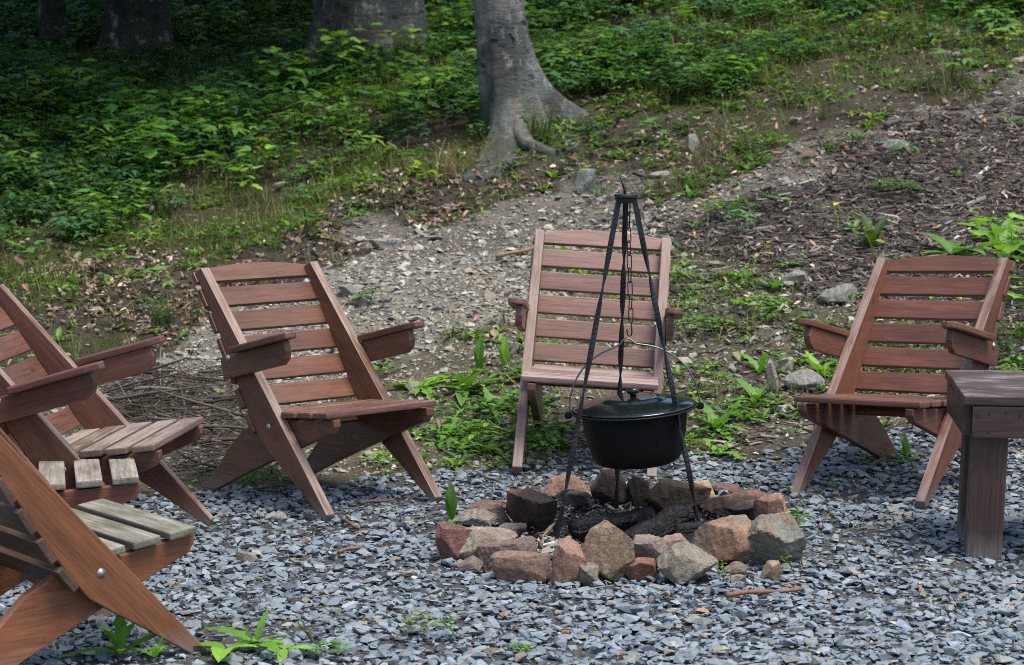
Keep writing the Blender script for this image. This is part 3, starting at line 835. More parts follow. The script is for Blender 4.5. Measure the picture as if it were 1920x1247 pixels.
# ash, charcoal crumbs and dry scraps on the floor of the pit
n = 4200; a = R.uniform(0, 2 * math.pi, n); rd = .52 * np.sqrt(R.uniform(0, 1, n)); x, y = PIT[0] + rd * np.cos(a), PIT[1] + rd * np.sin(a)
s = np.exp(R.normal(math.log(.014), .45, n))
pr = [hull_proto(8, (1, .8, .6)) for _ in range(5)] + [box_proto(2.6, .35, .2) for _ in range(3)]
v, f, c = scatter(pr, np.stack([x, y, terrain(x, y) + R.uniform(0, .014, n)], -1), rotmats(n, .5), np.repeat(s[:, None], 3, 1), palette(n, [(.02, .019, .018), (.26, .245, .225), (.12, .11, .10), (.44, .42, .39), (.22, .16, .10)], [4, 4, 3, 1.8, 2]))
tag(link('ash_bed', mesh_arr('ash_bed', v, f, c), M['ash']), 'ash, charcoal crumbs and dry scraps inside the fire ring', 'ash', kind='stuff')

# ================================================================== GRAVEL
RING_C, RING_R = PIT, .56
def gravel_cols(n):
    return palette(n, [(.150, .180, .202), (.174, .206, .229), (.122, .149, .168), (.205, .234, .252), (.162, .172, .158), (.215, .192, .15), (.36, .35, .32), (.24, .13, .08)], [36, 26, 18, 6, 11, 2.6, .6, .5], .14, .018)
GP = [hull_proto(R.integers(8, 12), (1, R.uniform(.6, .88), R.uniform(.26, .50))) for _ in range(36)]
GS = [hull_proto(6, (1, R.uniform(.65, .9), R.uniform(.35, .6))) for _ in range(24)]
def gravel(n, y0, y1, size, sig, zlo, zhi, thin=0, pr=GP):
    x, y = rand_frame(n, y0, y1, .9)
    k = in_zone(Z_GRAVEL, x, y, .12) & (np.hypot(x - RING_C[0], y - RING_C[1]) > RING_R - .02)
    trod = vnoise(x, y, .9, 91) * .6 + vnoise(x, y, 2.7, 92) * .4 + .22 * np.exp(-((np.hypot(x - RING_C[0], y - RING_C[1]) - .75) / .16) ** 2)
    k &= R.uniform(0, 1, n) > thin * sstep(.50, .68, trod)
    x, y = x[k], y[k]; m = len(x)
    s = np.clip(np.exp(R.normal(math.log(size), sig, m)), .012, .085)
    pos = np.stack([x, y, terrain(x, y) + R.uniform(zlo, zhi, m) + s * .08], -1)
    sc = s[:, None] * np.exp(R.normal(0, .13, (m, 3)))
    return scatter(pr, pos, rotmats(m, .17), sc, gravel_cols(m))
parts = [gravel(27000, 6.2, 10.9, .051, .26, -.006, .014, .62), gravel(38000, 6.2, 10.9, .024, .34, -.006, .012, .2, GS), gravel(3600, 6.2, 10.9, .070, .16, .0, .010, .8)]
v, f, c = merge(parts)
tag(link('gravel', mesh_arr('gravel', v, f, c), M['gravel']), 'blue grey crushed stone covering the yard', 'gravel', kind='stuff')

# ================================================================== RUBBLE ON THE PATH AND BANK
SP = [hull_proto(R.integers(8, 12), (1, R.uniform(.6, .9), R.uniform(.3, .6))) for _ in range(24)]
x, y = rand_frame(120000, 9.6, 17, 1.0)
path = in_zone(Z_PATH, x, y, .3); weed = in_zone(Z_WEED, x, y, .3); litter = in_zone(Z_LITTER, x, y, .3)
lowp = 1 - sstep(12.6, 14.2, y)
pk = np.where(path, .20 + .80 * lowp, np.where(weed, .42, np.where(litter, .06, .015)))
k = (R.uniform(0, 1, len(x)) < pk) & ~in_zone(Z_GRAVEL, x, y, .1)
x, y = x[k], y[k]; m = len(x)
s = np.clip(np.exp(R.normal(math.log(.027), .50, m)), .008, .12)
v, f, c = scatter(SP, np.stack([x, y, terrain(x, y) + s * .06], -1), rotmats(m, .35), s[:, None] * np.exp(R.normal(0, .15, (m, 3))), palette(m, [(.285, .265, .215), (.235, .218, .178), (.35, .33, .275), (.195, .186, .158), (.29, .25, .18), (.25, .26, .22)], [5, 5, 2.5, 3, 2, 3], .18))
tag(link('rubble', mesh_arr('rubble', v, f, c), M['scree']), 'grey tan broken stones strewn over the path and the foot of the bank', 'rubble', kind='stuff')

# ================================================================== BARK MULCH
CP = [box_proto(1, R.uniform(.10, .28), R.uniform(.05, .10), R.uniform(.3, .9)) for _ in range(10)]
x, y = rand_frame(95000, 9.6, 16, .9)
mu = in_zone(Z_MULCH, x, y, .3); we = in_zone(Z_WEED, x, y, .3) & (x > .6); pa = in_zone(Z_PATH, x, y, .3) & (x > .4)
k = (R.uniform(0, 1, len(x)) < np.where(mu, 1, np.where(we, .22, np.where(pa, .25, 0)))) & ~in_zone(Z_GRAVEL, x, y, .1)
x, y = x[k], y[k]; m = len(x)
s = np.clip(np.exp(R.normal(math.log(.044), .45, m)), .016, .15)
v, f, c = scatter(CP, np.stack([x, y, terrain(x, y) + R.uniform(.0, .018, m)], -1), rotmats(m, .32), s[:, None] * np.exp(R.normal(0, .2, (m, 3))), palette(m, [(.10, .083, .072), (.16, .138, .12), (.062, .050, .044), (.27, .245, .22), (.20, .13, .08), (.38, .345, .30)], [6, 6, 5, 3, .7, .9], .25))
tag(link('bark_mulch', mesh_arr('bark_mulch', v, f, c), M['chips']), 'shredded brown bark mulch on the right bank', 'mulch', kind='stuff')

# ================================================================== LEAVES AND PLANTS
def leaf_proto(l=1.0, w=.5, seg=4, curl=.25, fold=.18, lobes=0, point=1.0):
    """a leaf along +y, its base at the origin; a midrib and two sides"""
    V, F = [], []
    for i in range(seg + 1):
        t = i / seg
        ww = w / 2 * (math.sin(math.pi * min(1, t * .94 + .06)) ** .8) * (1 - .25 * t * (point - .5))
        if lobes and 0 < i < seg: ww *= (1.25 if i % 2 else .62)
        y = l * t; z = -curl * l * t * t + .10 * l * t
        V += [(0, y, z), (-ww, y - (.06 * l if lobes and i % 2 else 0), z + fold * ww), (ww, y - (.06 * l if lobes and i % 2 else 0), z + fold * ww)]
    for i in range(seg):
        a, b = i * 3, (i + 1) * 3
        F += [(a, b, b + 1), (a, b + 1, a + 1), (a, a + 2, b + 2), (a, b + 2, b)]
    return np.array(V, float), np.array(F)
def maple_leaf(curl=.2):
    ang = [(-90, .10), (-35, .62), (-12, .42), (12, .82), (38, .50), (62, .92), (90, 1.15)]
    pts = []
    for a, r in ang: pts.append((math.cos(math.radians(a)) * r, math.sin(math.radians(a)) * r))
    left = [(-p[0], p[1]) for p in pts[1:-1]][::-1]
    ring = pts + left
    V = [(0, .12, .02)] + [(x * .62, y * .62 + .12, -curl * (x * x + y * y) * .35 + abs(x) * .1) for x, y in ring]
    n = len(ring)
    F = [(0, 1 + i, 1 + (i + 1) % n) for i in range(n)]
    return np.array(V), np.array(F)
def xform(vf, loc=(0, 0, 0), rz=0, pitch=0, s=1.0, roll=0):
    m = Matrix.Translation(loc) @ Matrix.Rotation(rz, 4, 'Z') @ Matrix.Rotation(pitch, 4, 'X') @ Matrix.Rotation(roll, 4, 'Y') @ Matrix.Scale(s, 4)
    m = np.array(m); v = vf[0] @ m[:3, :3].T + m[:3, 3]
    return (v, vf[1]) + tuple(vf[2:])
def ccol(vf, c): return (vf[0], vf[1], np.repeat(np.array([c], float), len(vf[0]), 0))
SMALL = leaf_proto(1, .8, 2, .1)
LOBED = (np.array([(0, 0, 0), (-.16, .5, .06), (0, 1.1, -.1), (.16, .5, .06), (-.5, .25, .03), (-.85, .75, -.1), (.5, .25, .03), (.85, .75, -.1)], float), np.array([(0, 3, 1), (1, 3, 2), (0, 1, 4), (4, 1, 5), (0, 6, 3), (6, 7, 3)]))
MAPLE, ELM = [maple_leaf(.1), maple_leaf(.3)], [leaf_proto(1, .55, 4, .2), leaf_proto(1, .48, 4, .35), leaf_proto(1, .62, 4, .1)]

def seedling(g, h=.25, nleaf=8, ls=.09, kind='maple', stemc=(.5, .55, .3), pet=True):
    """unit plant: leaf colour is a multiplier of the copy's colour"""
    parts = []
    lean = Vector((g.uniform(-.2, .2), g.uniform(-.2, .2), 1)).normalized()
    st = [tuple(lean * (h * t) + Vector((.02 * math.sin(t * 4 + 1), 0, 0))) for t in (0, .4, .75, 1.0)]
    if not pet: st = [st[0], st[-1]]
    parts.append(ccol(tube_arr(st, [.004, .0035, .003, .002], 3, False), stemc))
    for i in range(nleaf):
        t = .45 + .55 * (i + .5) / nleaf; p = lean * (h * t); a = i * 2.4 + g.uniform(-.4, .4)
        pl = g.uniform(.5, 1.3) * ls
        q = p + Vector((math.cos(a) * pl, math.sin(a) * pl, pl * .35))
        if pet: parts.append(ccol(tube_arr([tuple(p), tuple(q)], [.002, .0015], 3, False), stemc))
        lf = (MAPLE if kind == 'maple' else ELM)[g.integers(0, 2)] if pet else (LOBED if kind == 'maple' else SMALL)
        s = ls * g.uniform(.75, 1.25)
        parts.append(ccol(xform(lf, tuple(q), a - math.pi / 2 + g.uniform(-.5, .5), g.uniform(-.35, .35), s, g.uniform(-.3, .3)), np.array((1, 1, 1)) * g.uniform(.75, 1.3)))
    return merge(parts)
def rosette(g, nleaf=8, l=.14, w=.05, lobes=True, up=.5, seg=0):
    parts = []
    for i in range(nleaf):
        a = i * 2.4 + g.uniform(-.5, .5); pit = g.uniform(.1, 1.0) * up * 1.4
        lf = leaf_proto(1, w / l * g.uniform(.8, 1.2), seg or (9 if lobes else 6), g.uniform(.2, .6), .25, lobes)
        parts.append(ccol(xform(lf, (.008 * math.cos(a), .008 * math.sin(a), .003), a - math.pi / 2, pit, l * g.uniform(.6, 1.15)), np.array((1, 1, 1)) * g.uniform(.8, 1.25)))
    return merge(parts)
def clover(g, rad=.12, n=60, ls=.016, h=.05):
    parts = []
    for i in range(n):
        a, r = g.uniform(0, 6.28), rad * math.sqrt(g.uniform(0, 1)); hh = h * g.uniform(.4, 1.1) * (1.1 - .6 * r / rad)
        p = (r * math.cos(a), r * math.sin(a), hh)
        for k in range(3):
            parts.append(ccol(xform(SMALL, p, a + k * 2.09, g.uniform(-.2, .3), ls * g.uniform(.8, 1.3)), np.array((1, 1, 1)) * g.uniform(.7, 1.3)))
    return merge(parts)
def blade_proto(g, l=1.0, w=.03, bend=.5):
    V, F = [], []; a = g.uniform(0, 6.28)
    for i in range(4):
        t = i / 3; ww = w / 2 * (1 - t * .9); o = bend * t * t
        V += [(-ww * math.cos(a) + o * -math.sin(a), -ww * math.sin(a) + o * math.cos(a), l * t * (1 - .25 * bend * t)), (ww * math.cos(a) + o * -math.sin(a), ww * math.sin(a) + o * math.cos(a), l * t * (1 - .25 * bend * t))]
    for i in range(3): F += [(i * 2, i * 2 + 1, i * 2 + 3), (i * 2, i * 2 + 3, i * 2 + 2)]
    return np.array(V), np.array(F)
def tuft(g, n=40, l=.14, spread=.05):
    parts = []
    for i in range(n):
        a, r = g.uniform(0, 6.28), spread * math.sqrt(g.uniform(0, 1))
        parts.append(ccol(xform(blade_proto(g, 1, .035, g.uniform(.1, .9)), (r * math.cos(a), r * math.sin(a), 0), 0, 0, l * g.uniform(.5, 1.2)), np.array((1, 1, 1)) * g.uniform(.65, 1.35)))
    return merge(parts)

gp = np.random.default_rng(5)
# ---- dead leaves
DL = [leaf_proto(1, .6, 3, .5, .5), leaf_proto(1, .55, 3, -.4, .7), leaf_proto(1, .7, 3, .2, -.4), leaf_proto(1, .5, 3, .9, .3)]
x, y = rand_frame(90000, 8.0, 20, 1.0)
li = in_zone(Z_LITTER, x, y, .5); pa = in_zone(Z_PATH, x, y, .4); gr = in_zone(Z_GRAVEL, x, y, .1); we = in_zone(Z_WEED, x, y, .3)
cl = sstep(.35, .6, vnoise(x, y, 1.6, 41))
left = 1 - sstep(-.5, .3, x)
pk = np.where(gr, .0055, np.where(li, (.30 + .70 * cl) * (.36 + .64 * left), np.where(pa, .03, np.where(we, .05, .22 * (.3 + .7 * cl) * (1 - .7 * sstep(15, 18, y))))))
k = R.uniform(0, 1, len(x)) < pk
x, y = x[k], y[k]; m = len(x)
s = np.clip(np.exp(R.normal(math.log(.034), .38, m)), .012, .075)
v, f, c = scatter(DL, np.stack([x, y, terrain(x, y) + R.uniform(.004, .03, m)], -1), rotmats(m, .5), np.repeat(s[:, None], 3, 1) * np.exp(R.normal(0, .15, (m, 3))), palette(m, [(.20, .135, .092), (.27, .195, .14), (.13, .085, .06), (.38, .31, .24), (.26, .13, .065)], [5, 5, 6, 2.2, 1.0], .25))
tx, ty = rand_frame(1500, 6.6, 17, .5)
tw_p = []
for px_, py_ in zip(tx, ty):
    if np.hypot(px_ - PIT[0], py_ - PIT[1]) < .75: continue
    L_ = gp.uniform(.04, .20); a_ = gp.uniform(0, 6.28); z_ = float(terrain(px_, py_)) + .022
    if py_ < 10 and gp.uniform() < .55: continue
    tw_p.append(ccol(tube_arr([(px_, py_, z_), (px_ + L_ * .5 * math.cos(a_) + gp.normal(0, .008), py_ + L_ * .5 * math.sin(a_), z_ + gp.uniform(.0, .012)), (px_ + L_ * math.cos(a_), py_ + L_ * math.sin(a_), z_ + L_ * .25 * math.sin(a_) * (py_ > 10.5))], [.003, .0025, .0015], 3, False), palette(1, [(.17, .12, .085), (.24, .20, .15), (.11, .08, .06)], [1, 1, 1])[0]))
v, f, c = merge([(v, f, c)] + tw_p)
tag(link('leaf_litter', mesh_arr('leaf_litter', v, f, c), M['dead_leaf']), 'brown dead leaves and bits of twig drifted along the edge of the wood', 'dead leaves', kind='stuff')

# ---- grass on the slope
def grass_field(n, y0, y1, prob, l, cols, w, clump=(2.0, 51)):
    x, y = rand_frame(n, y0, y1, 1.0)
    k = R.uniform(0, 1, n) < prob(x, y) * sstep(.22, .62, vnoise(x, y, clump[0], clump[1]))
    x, y = x[k], y[k]; m = len(x)
    s = l * R.uniform(.5, 1.3, m)
    BP = [blade_proto(gp, 1, R.uniform(.03, .05), b) for b in (.15, .3, .5, .7, .9, 1.1, .4, .6)]
    return scatter(BP, np.stack([x, y, terrain(x, y) - .004], -1), rotmats(m, .16), np.repeat(s[:, None], 3, 1), palette(m, cols, w, .22))
bad = lambda x, y: in_zone(Z_PATH, x, y, .25) | in_zone(Z_GRAVEL, x, y, .1) | in_zone(Z_MULCH, x, y, .2)
parts = [grass_field(150000, 10.5, 23, lambda x, y: np.where(bad(x, y), .0, np.where(in_zone(Z_LITTER, x, y, .3), .16 + .60 * sstep(-.2, .8, x), np.where(in_zone(Z_WEED, x, y, .3), .3, .85))), .125, [(.13, .16, .032), (.095, .145, .030), (.18, .175, .05), (.23, .195, .095)], [5, 5, 3, 1.4]),
         grass_field(3500, 9.6, 16, lambda x, y: np.where(in_zone(Z_PATH, x, y, .2), .5, .15), .06, [(.07, .10, .025), (.14, .14, .06)], [3, 1], (3, 57))]
v, f, c = merge(parts)
tag(link('grass', mesh_arr('grass', v, f, c), M['leaf']), 'thin olive grass growing over the wooded slope', 'grass', kind='stuff')

# ---- undergrowth: a cover of low seedlings up the slope, too many to count
SPROTO = [seedling(gp, gp.uniform(.07, .17), int(gp.integers(8, 13)), gp.uniform(.042, .066), 'maple', pet=False) for _ in range(7)] + [seedling(gp, gp.uniform(.06, .14), int(gp.integers(6, 10)), gp.uniform(.04, .062), 'elm', pet=False) for _ in range(4)]
x, y = rand_frame(20000, 12, 24, 1.2)
Z_BARE = zone([(-300, 540), (0, 440), (150, 430), (300, 395), (450, 330), (600, 325), (700, 285), (880, 245), (1100, 220), (1250, 195), (1450, 158), (1650, 118), (1920, 78), (2300, 30), (2300, 700), (-300, 700)])
bare = in_zone(Z_BARE, x, y, .4)
k = (R.uniform(0, 1, len(x)) < np.where(bare, .012, .42 + .58 * sstep(.35, .6, vnoise(x, y, 1.1, 61))))
x, y = x[k], y[k]; m = len(x)
s = R.uniform(.7, 1.35, m) * (1 - .12 * sstep(.2, 1.5, x))
big_ = (vnoise(x, y, 1.4, 83) > .60) & (R.uniform(0, 1, m) < .34)
s = np.where(big_, s * 1.5, s); sp_c = np.where(big_, 1.2, 1.0)[:, None] * np.where(big_[:, None], np.array([1.15, 1.1, .8]), 1.0)
v, f, c = scatter(SPROTO, np.stack([x, y, terrain(x, y) - .005], -1), rotmats(m, .12), np.repeat(s[:, None], 3, 1), sp_c * palette(m, [(.075, .165, .036), (.055, .138, .046), (.125, .215, .034), (.044, .112, .042)], [5, 4, 2, 3], .18))
tag(link('undergrowth', mesh_arr('undergrowth', v, f, c), M['leaf']), 'low green tree seedlings covering the slope under the trees', 'undergrowth', kind='stuff')

# ---- small weeds on the foot of the bank
WP = [rosette(gp, int(gp.integers(4, 7)), .075, .026, bool(k % 2), .6, 4) for k in range(5)] + [clover(gp, .06, 7, .020, .035) for _ in range(3)] + [seedling(gp, .05, 6, .032, 'elm', pet=False) for _ in range(3)]
x, y = rand_frame(20000, 9.2, 20, .7)
wz = in_zone(Z_WEED, x, y, .25); nz = vnoise(x, y, 2.4, 71)
px_right = (x > .55)
k = R.uniform(0, 1, len(x)) < np.where(wz & (x > -.55), np.clip(sstep(.28, .78, nz) * (.75 + .5 * (x < .3)), 0, 1), np.where(wz, .06, np.where(in_zone(Z_MULCH, x, y, .2), .014, np.where(in_zone(Z_PATH, x, y, .3) | in_zone(Z_GRAVEL, x, y, .1), .0, sstep(.35, .6, nz) * np.where(in_zone(Z_LITTER, x, y, .3), .14 + .30 * (x > .2), .55)))))
x, y = x[k], y[k]; m = len(x)
s = R.uniform(.6, 1.3, m)
v, f, c = scatter(WP, np.stack([x, y, terrain(x, y)], -1), rotmats(m, .1), np.repeat(s[:, None], 3, 1), palette(m, [(.105, .22, .036), (.15, .26, .04), (.08, .165, .038)], [5, 3, 3], .18))
tag(link('ground_weeds', mesh_arr('ground_weeds', v, f, c), M['leaf']), 'small weeds and clover creeping over the stony foot of the bank', 'weeds', kind='stuff')

# ---- single plants
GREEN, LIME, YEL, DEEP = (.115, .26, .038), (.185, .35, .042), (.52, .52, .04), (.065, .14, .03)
def plant(name, kind, px, py, size, label, col=GREEN, cat='plant', group=None, seed=0, n=None, h=None):
    g = np.random.default_rng(seed + int(px) * 7 + int(py))
    p = P(px, py); m = size / scale_at(p[1])                # size: photo pixels across
    if kind == 'dandelion': vf = rosette(g, n or 9, m * .72, m * .72 * .27, True, h or .7)
    elif kind == 'dock': vf = rosette(g, n or 7, m * .75, m * .75 * .34, False, h or .9)
    elif kind == 'upright': vf = merge([ccol(xform(leaf_proto(1, .34, 8, .12, .3, 0), (.006 * k, .004 * k, 0), 2.0 * k + g.uniform(-.4, .4), 1.42 - .16 * k, m * (1.0 - .22 * k)), np.array((1, 1, 1)) * g.uniform(.8, 1.15)) for k in range(n or 2)])
    elif kind == 'maple': vf = seedling(g, m * .7, n or 8, m * .26, 'maple')
    elif kind == 'elm': vf = seedling(g, m * .7, n or 10, m * .24, 'elm')
    elif kind == 'clover': vf = clover(g, m * .5, n or 90, max(.012, m * .06), h or m * .28)
    elif kind == 'tuft': vf = tuft(g, n or 45, m * .6, m * .18)
    v, f, c = vf
    c = np.clip(c * np.array(col)[None], 0, .8)
    o = link(name, mesh_arr(name, v, f, c), M['leaf']); o.location = p + np.array([0, 0, .022 if py > 885 else 0])
    return tag(o, label, cat, group)
PL = [
 ('dandelion_plant', 'dandelion', 225, 1242, 140, 'toothed dandelion with upright leaves by the orange-brown chair foot', GREEN, dict(n=8, h=1.0)),
 ('dandelion_plant', 'dandelion', 290, 1246, 95, 'small dandelion just right of the toothed one at the bottom left', GREEN, dict(n=5, h=1.0)),
 ('broadleaf_plant', 'dock', 425, 1234, 140, 'broad flat leaves lying on gravel at the orange-brown chair foot', LIME, dict(n=4, h=.25)),
 ('dandelion_plant', 'dandelion', 478, 1226, 150, 'dandelion with a narrow toothed upright leaf right of the broad flat leaves', GREEN, dict(n=5, h=1.0)),
 ('broadleaf_plant', 'dock', 535, 1232, 100, 'low plant with wide pale leaves in the bottom gravel', LIME, dict(n=4, h=.3)),
 ('weed_sprig', 'elm', 575, 1220, 60, 'little sprig with reddish leaves in the bottom gravel', (.12, .13, .04), {}),
 ('weed_sprig', 'clover', 625, 1236, 70, 'low spreading weed at the bottom edge left of centre', GREEN, dict(n=40)),
 ('weed_sprig', 'clover', 783, 1200, 72, 'yellow green weed clump in the foreground gravel', (.16, .20, .05), dict(n=60, h=.07)),
 ('weed_sprig', 'maple', 843, 1208, 56, 'thin seedling just right of the yellow green weed clump', LIME, dict(n=5)),
 ('weed_sprig', 'clover', 975, 1232, 40, 'tiny weed at the bottom below the fire ring', GREEN, dict(n=24)),
 ('upright_leaf_plant', 'upright', 846, 984, 72, 'single tall green leaf standing left of the fire ring', (.07, .15, .02), dict(n=2)),
 ('weed_sprig', 'clover', 845, 1000, 44, 'tiny weed at the foot of the tall green leaf', GREEN, dict(n=24)),
 ('weed_clump', 'elm', 1492, 1018, 70, 'bright green weed clump right of the fire ring', LIME, dict(n=14)),
 ('weed_sprig', 'elm', 1352, 1090, 34, 'green sprig beside the low grey ring stone', LIME, dict(n=7)),
 ('weed_sprig', 'tuft', 1221, 1090, 34, 'spiky little seedling before the small red ring stone', (.10, .18, .06), dict(n=30)),
 ('weed_sprig', 'elm', 1476, 1078, 32, 'yellowish sprig under the greenish ring slab', (.24, .24, .04), dict(n=6)),
 ('grass_tuft', 'tuft', 1560, 928, 60, 'few long grass blades at the left foot of the dark red-brown chair', GREEN, dict(n=16)),
 ('broadleaf_plant', 'dock', 1475, 925, 34, 'single round leaf beside the dark red-brown chair foot', LIME, dict(n=3, h=.3)),
 ('upright_leaf_plant', 'upright', 1698, 862, 52, 'upright leaf under the seat of the dark red-brown chair', GREEN, dict(n=2)),
 ('weed_clump', 'clover', 1655, 868, 130, 'spread of small weeds beneath the dark red-brown chair', GREEN, dict(n=80, h=.06)),
 ('dock_plant', 'dock', 1785, 478, 130, 'dock with large upright leaves behind the right chair', GREEN, dict(n=7, h=1.0)),
 ('dock_plant', 'dock', 1885, 470, 125, 'leafy dock clump at the right edge beyond the right chair', GREEN, dict(n=11, h=.9)),
 ('maple_seedling', 'maple', 1905, 560, 190, 'maple seedling at the right edge beside the chair back', LIME, dict(n=18)),
 ('maple_seedling', 'maple', 1908, 650, 180, 'leafy seedling at the right edge above the bench', LIME, dict(n=18)),
 ('weed_clump', 'elm', 1760, 620, 110, 'leafy weeds seen through the slats of the right chair', LIME, dict(n=16)),
 ('weed_clump', 'clover', 1895, 720, 120, 'bright weed mat at the right edge just above the bench top', LIME, dict(n=90, h=.1)),
 ('maple_seedling', 'maple', 1868, 505, 140, 'seedling between the dock and the right chair top', LIME, dict(n=10)),
 ('weed_clump', 'clover', 735, 870, 120, 'weed patch on the gravel edge beside the left chair front leg', LIME, dict(n=80, h=.06)),
 ('weed_clump', 'elm', 970, 800, 90, 'bushy weed touching the left front leg of the pale chair', LIME, dict(n=16)),
 ('weed_clump', 'clover', 880, 820, 130, 'wide weed mat halfway between left and pale chairs', GREEN, dict(n=110, h=.07)),
 ('dandelion_plant', 'dandelion', 1540, 705, 105, 'dandelion rosette by the left arm of the right chair', LIME, dict(n=10)),
 ('dandelion_plant', 'dandelion', 1425, 700, 100, 'arching dandelion left of the pale rocks', GREEN, dict(n=6)),
 ('clover_patch', 'clover', 1680, 362, 105, 'round clover patch high on the mulch bank', (.085, .20, .04), dict(n=150)),
 ('clover_patch', 'clover', 1370, 400, 105, 'clover patch beside the path above the pale chair', (.085, .20, .04), dict(n=150)),
 ('maple_seedling', 'maple', 1565, 440, 85, 'yellow leaved seedling on the mulch left of the dock', YEL, dict(n=3)),
 ('dock_plant', 'dock', 1635, 462, 85, 'drooping dark dock on the mulch above the right chair', (.07, .11, .03), dict(n=6, h=1.0)),
 ('maple_seedling', 'maple', 1632, 488, 90, 'yellow green seedling just above the right chair', (.30, .36, .04), dict(n=4)),
 ('maple_seedling', 'maple', 1322, 425, 75, 'yellow seedling right of the pale chair top', YEL, dict(n=3)),
 ('maple_seedling', 'maple', 1437, 495, 60, 'pale yellow seedling above the grey rock', (.34, .38, .05), dict(n=3)),
 ('dandelion_plant', 'dock', 1476, 500, 50, 'neat small rosette beside the grey rock on the bank', GREEN, dict(n=9, h=.5)),
 ('weed_clump', 'elm', 1272, 545, 80, 'leafy weed at the right arm of the pale chair', LIME, dict(n=12)),
 ('weed_clump', 'clover', 1430, 580, 120, 'bright weed clump in the middle of the right bank', LIME, dict(n=120, h=.08)),
 ('weed_clump', 'clover', 1310, 620, 120, 'low weed mat right of the pale chair back', GREEN, dict(n=110, h=.07)),
 ('weed_clump', 'dandelion', 1345, 810, 110, 'dandelion group right of the hanging pot', GREEN, dict(n=12)),
 ('weed_clump', 'dandelion', 1345, 855, 95, 'dandelions on the gravel edge right of the hanging pot', LIME, dict(n=9)),
 ('dock_plant', 'dock', 1418, 755, 90, 'weed with a tall leaf below the pale rocks', GREEN, dict(n=8, h=1.0)),
 ('weed_clump', 'dandelion', 1395, 790, 80, 'flat weed between the pot and the right chair', GREEN, dict(n=9)),
 ('upright_leaf_plant', 'upright', 898, 692, 64, 'upright dock leaf left of the pale chair', GREEN, dict(n=3)),
 ('upright_leaf_plant', 'upright', 945, 690, 60, 'second upright leaf, close to the arm of the pale chair', LIME, dict(n=3)),
 ('dandelion_plant', 'dandelion', 790, 730, 110, 'spreading dandelion right of the left chair seat', LIME, dict(n=11)),
 ('dock_plant', 'dock', 868, 735, 110, 'broad dock left of the pale chair seat', GREEN, dict(n=9)),
 ('dandelion_plant', 'dandelion', 925, 775, 105, 'dandelion beside the front rail of the pale chair', GREEN, dict(n=10)),
 ('weed_clump', 'elm', 905, 862, 90, 'bright leafy weed at the gravel edge left of the pale chair foot', LIME, dict(n=16)),
 ('weed_clump', 'elm', 1018, 868, 110, 'tall leafy weed under the pale chair seat', GREEN, dict(n=18)),
 ('dandelion_plant', 'dandelion', 838, 825, 80, 'dandelion at the gravel edge between left and pale chairs', GREEN, dict(n=9)),
 ('weed_clump', 'clover', 760, 800, 90, 'low weed by the right front leg of the left chair', GREEN, dict(n=60)),
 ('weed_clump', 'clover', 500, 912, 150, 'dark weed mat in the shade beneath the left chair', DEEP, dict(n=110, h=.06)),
 ('grass_tuft', 'tuft', 310, 612, 105, 'dark grass tuft among leaves above the left armrests', (.06, .12, .03), dict(n=70)),
 ('grass_tuft', 'tuft', 232, 622, 55, 'small dark tuft left of the bigger grass tuft', (.05, .10, .03), dict(n=45)),
 ('grass_tuft', 'tuft', 372, 602, 60, 'grass tuft touching the left chair back rail', (.08, .14, .03), dict(n=45)),
 ('grass_tuft', 'tuft', 398, 705, 55, 'yellow green tuft beside the brushwood', (.15, .18, .04), dict(n=40)),
 ('grass_tuft', 'tuft', 515, 470, 75, 'grass tuft just above the left chair back', (.09, .16, .03), dict(n=60)),
 ('grass_tuft', 'tuft', 1015, 268, 120, 'grass tuft between the roots of the pale trunk', (.07, .10, .025), dict(n=90)),
 ('grass_tuft', 'tuft', 1262, 352, 42, 'neat grass tuft on the dirt path', (.09, .13, .03), dict(n=45)),
 ('grass_tuft', 'tuft', 1390, 285, 70, 'grass tuft along the upper edge of the path', (.09, .13, .03), dict(n=55)),
 ('grass_tuft', 'tuft', 1545, 225, 55, 'grass tuft higher up by the bare dirt', (.08, .12, .03), dict(n=50)),
 ('dry_grass_clump', 'tuft', 838, 340, 140, 'dry straw coloured grass below the pale trunk', (.26, .21, .12), dict(n=50)),
 ('rowan_seedling', 'elm', 800, 365, 85, 'lime seedling beside the dry straw grass', (.34, .42, .03), dict(n=8)),
 ('maple_seedling', 'maple', 195, 425, 85, 'lime seedling on the slope above the left edge chair', LIME, dict(n=8)),
 ('maple_seedling', 'maple', 245, 465, 110, 'wide green seedling below the lime seedling on the left slope', GREEN, dict(n=12)),
 ('maple_seedling', 'maple', 262, 478, 55, 'small yellow green seedling in front of the wide one', (.26, .36, .03), dict(n=5)),
 ('weed_clump', 'maple', 215, 515, 75, 'low fern like seedling at the edge of the dead leaves', LIME, dict(n=10)),
 ('maple_seedling', 'maple', 535, 335, 90, 'dark stemmed green seedling in the middle of the left slope', LIME, dict(n=10)),
 ('maple_seedling', 'maple', 450, 385, 95, 'lime seedling over brown leaves left of middle', LIME, dict(n=10)),
 ('maple_seedling', 'maple', 390, 260, 110, 'bright seedling clump in the shaded slope', LIME, dict(n=12)),
 ('maple_seedling', 'maple', 515, 195, 130, 'tall bright seedling between the two dark trunks', GREEN, dict(n=16)),
 ('maple_seedling', 'maple', 640, 150, 120, 'bright sapling at the foot of the thick trunk', LIME, dict(n=18)),
 ('maple_seedling', 'maple', 755, 120, 95, 'sapling against the right side of the thick trunk', LIME, dict(n=14)),
 ('maple_seedling', 'maple', 902, 232, 60, 'seedling against the left of the pale trunk', LIME, dict(n=9)),
 ('maple_seedling', 'maple', 290, 345, 150, 'spreading seedling bush in the middle of the shaded slope', GREEN, dict(n=20)),
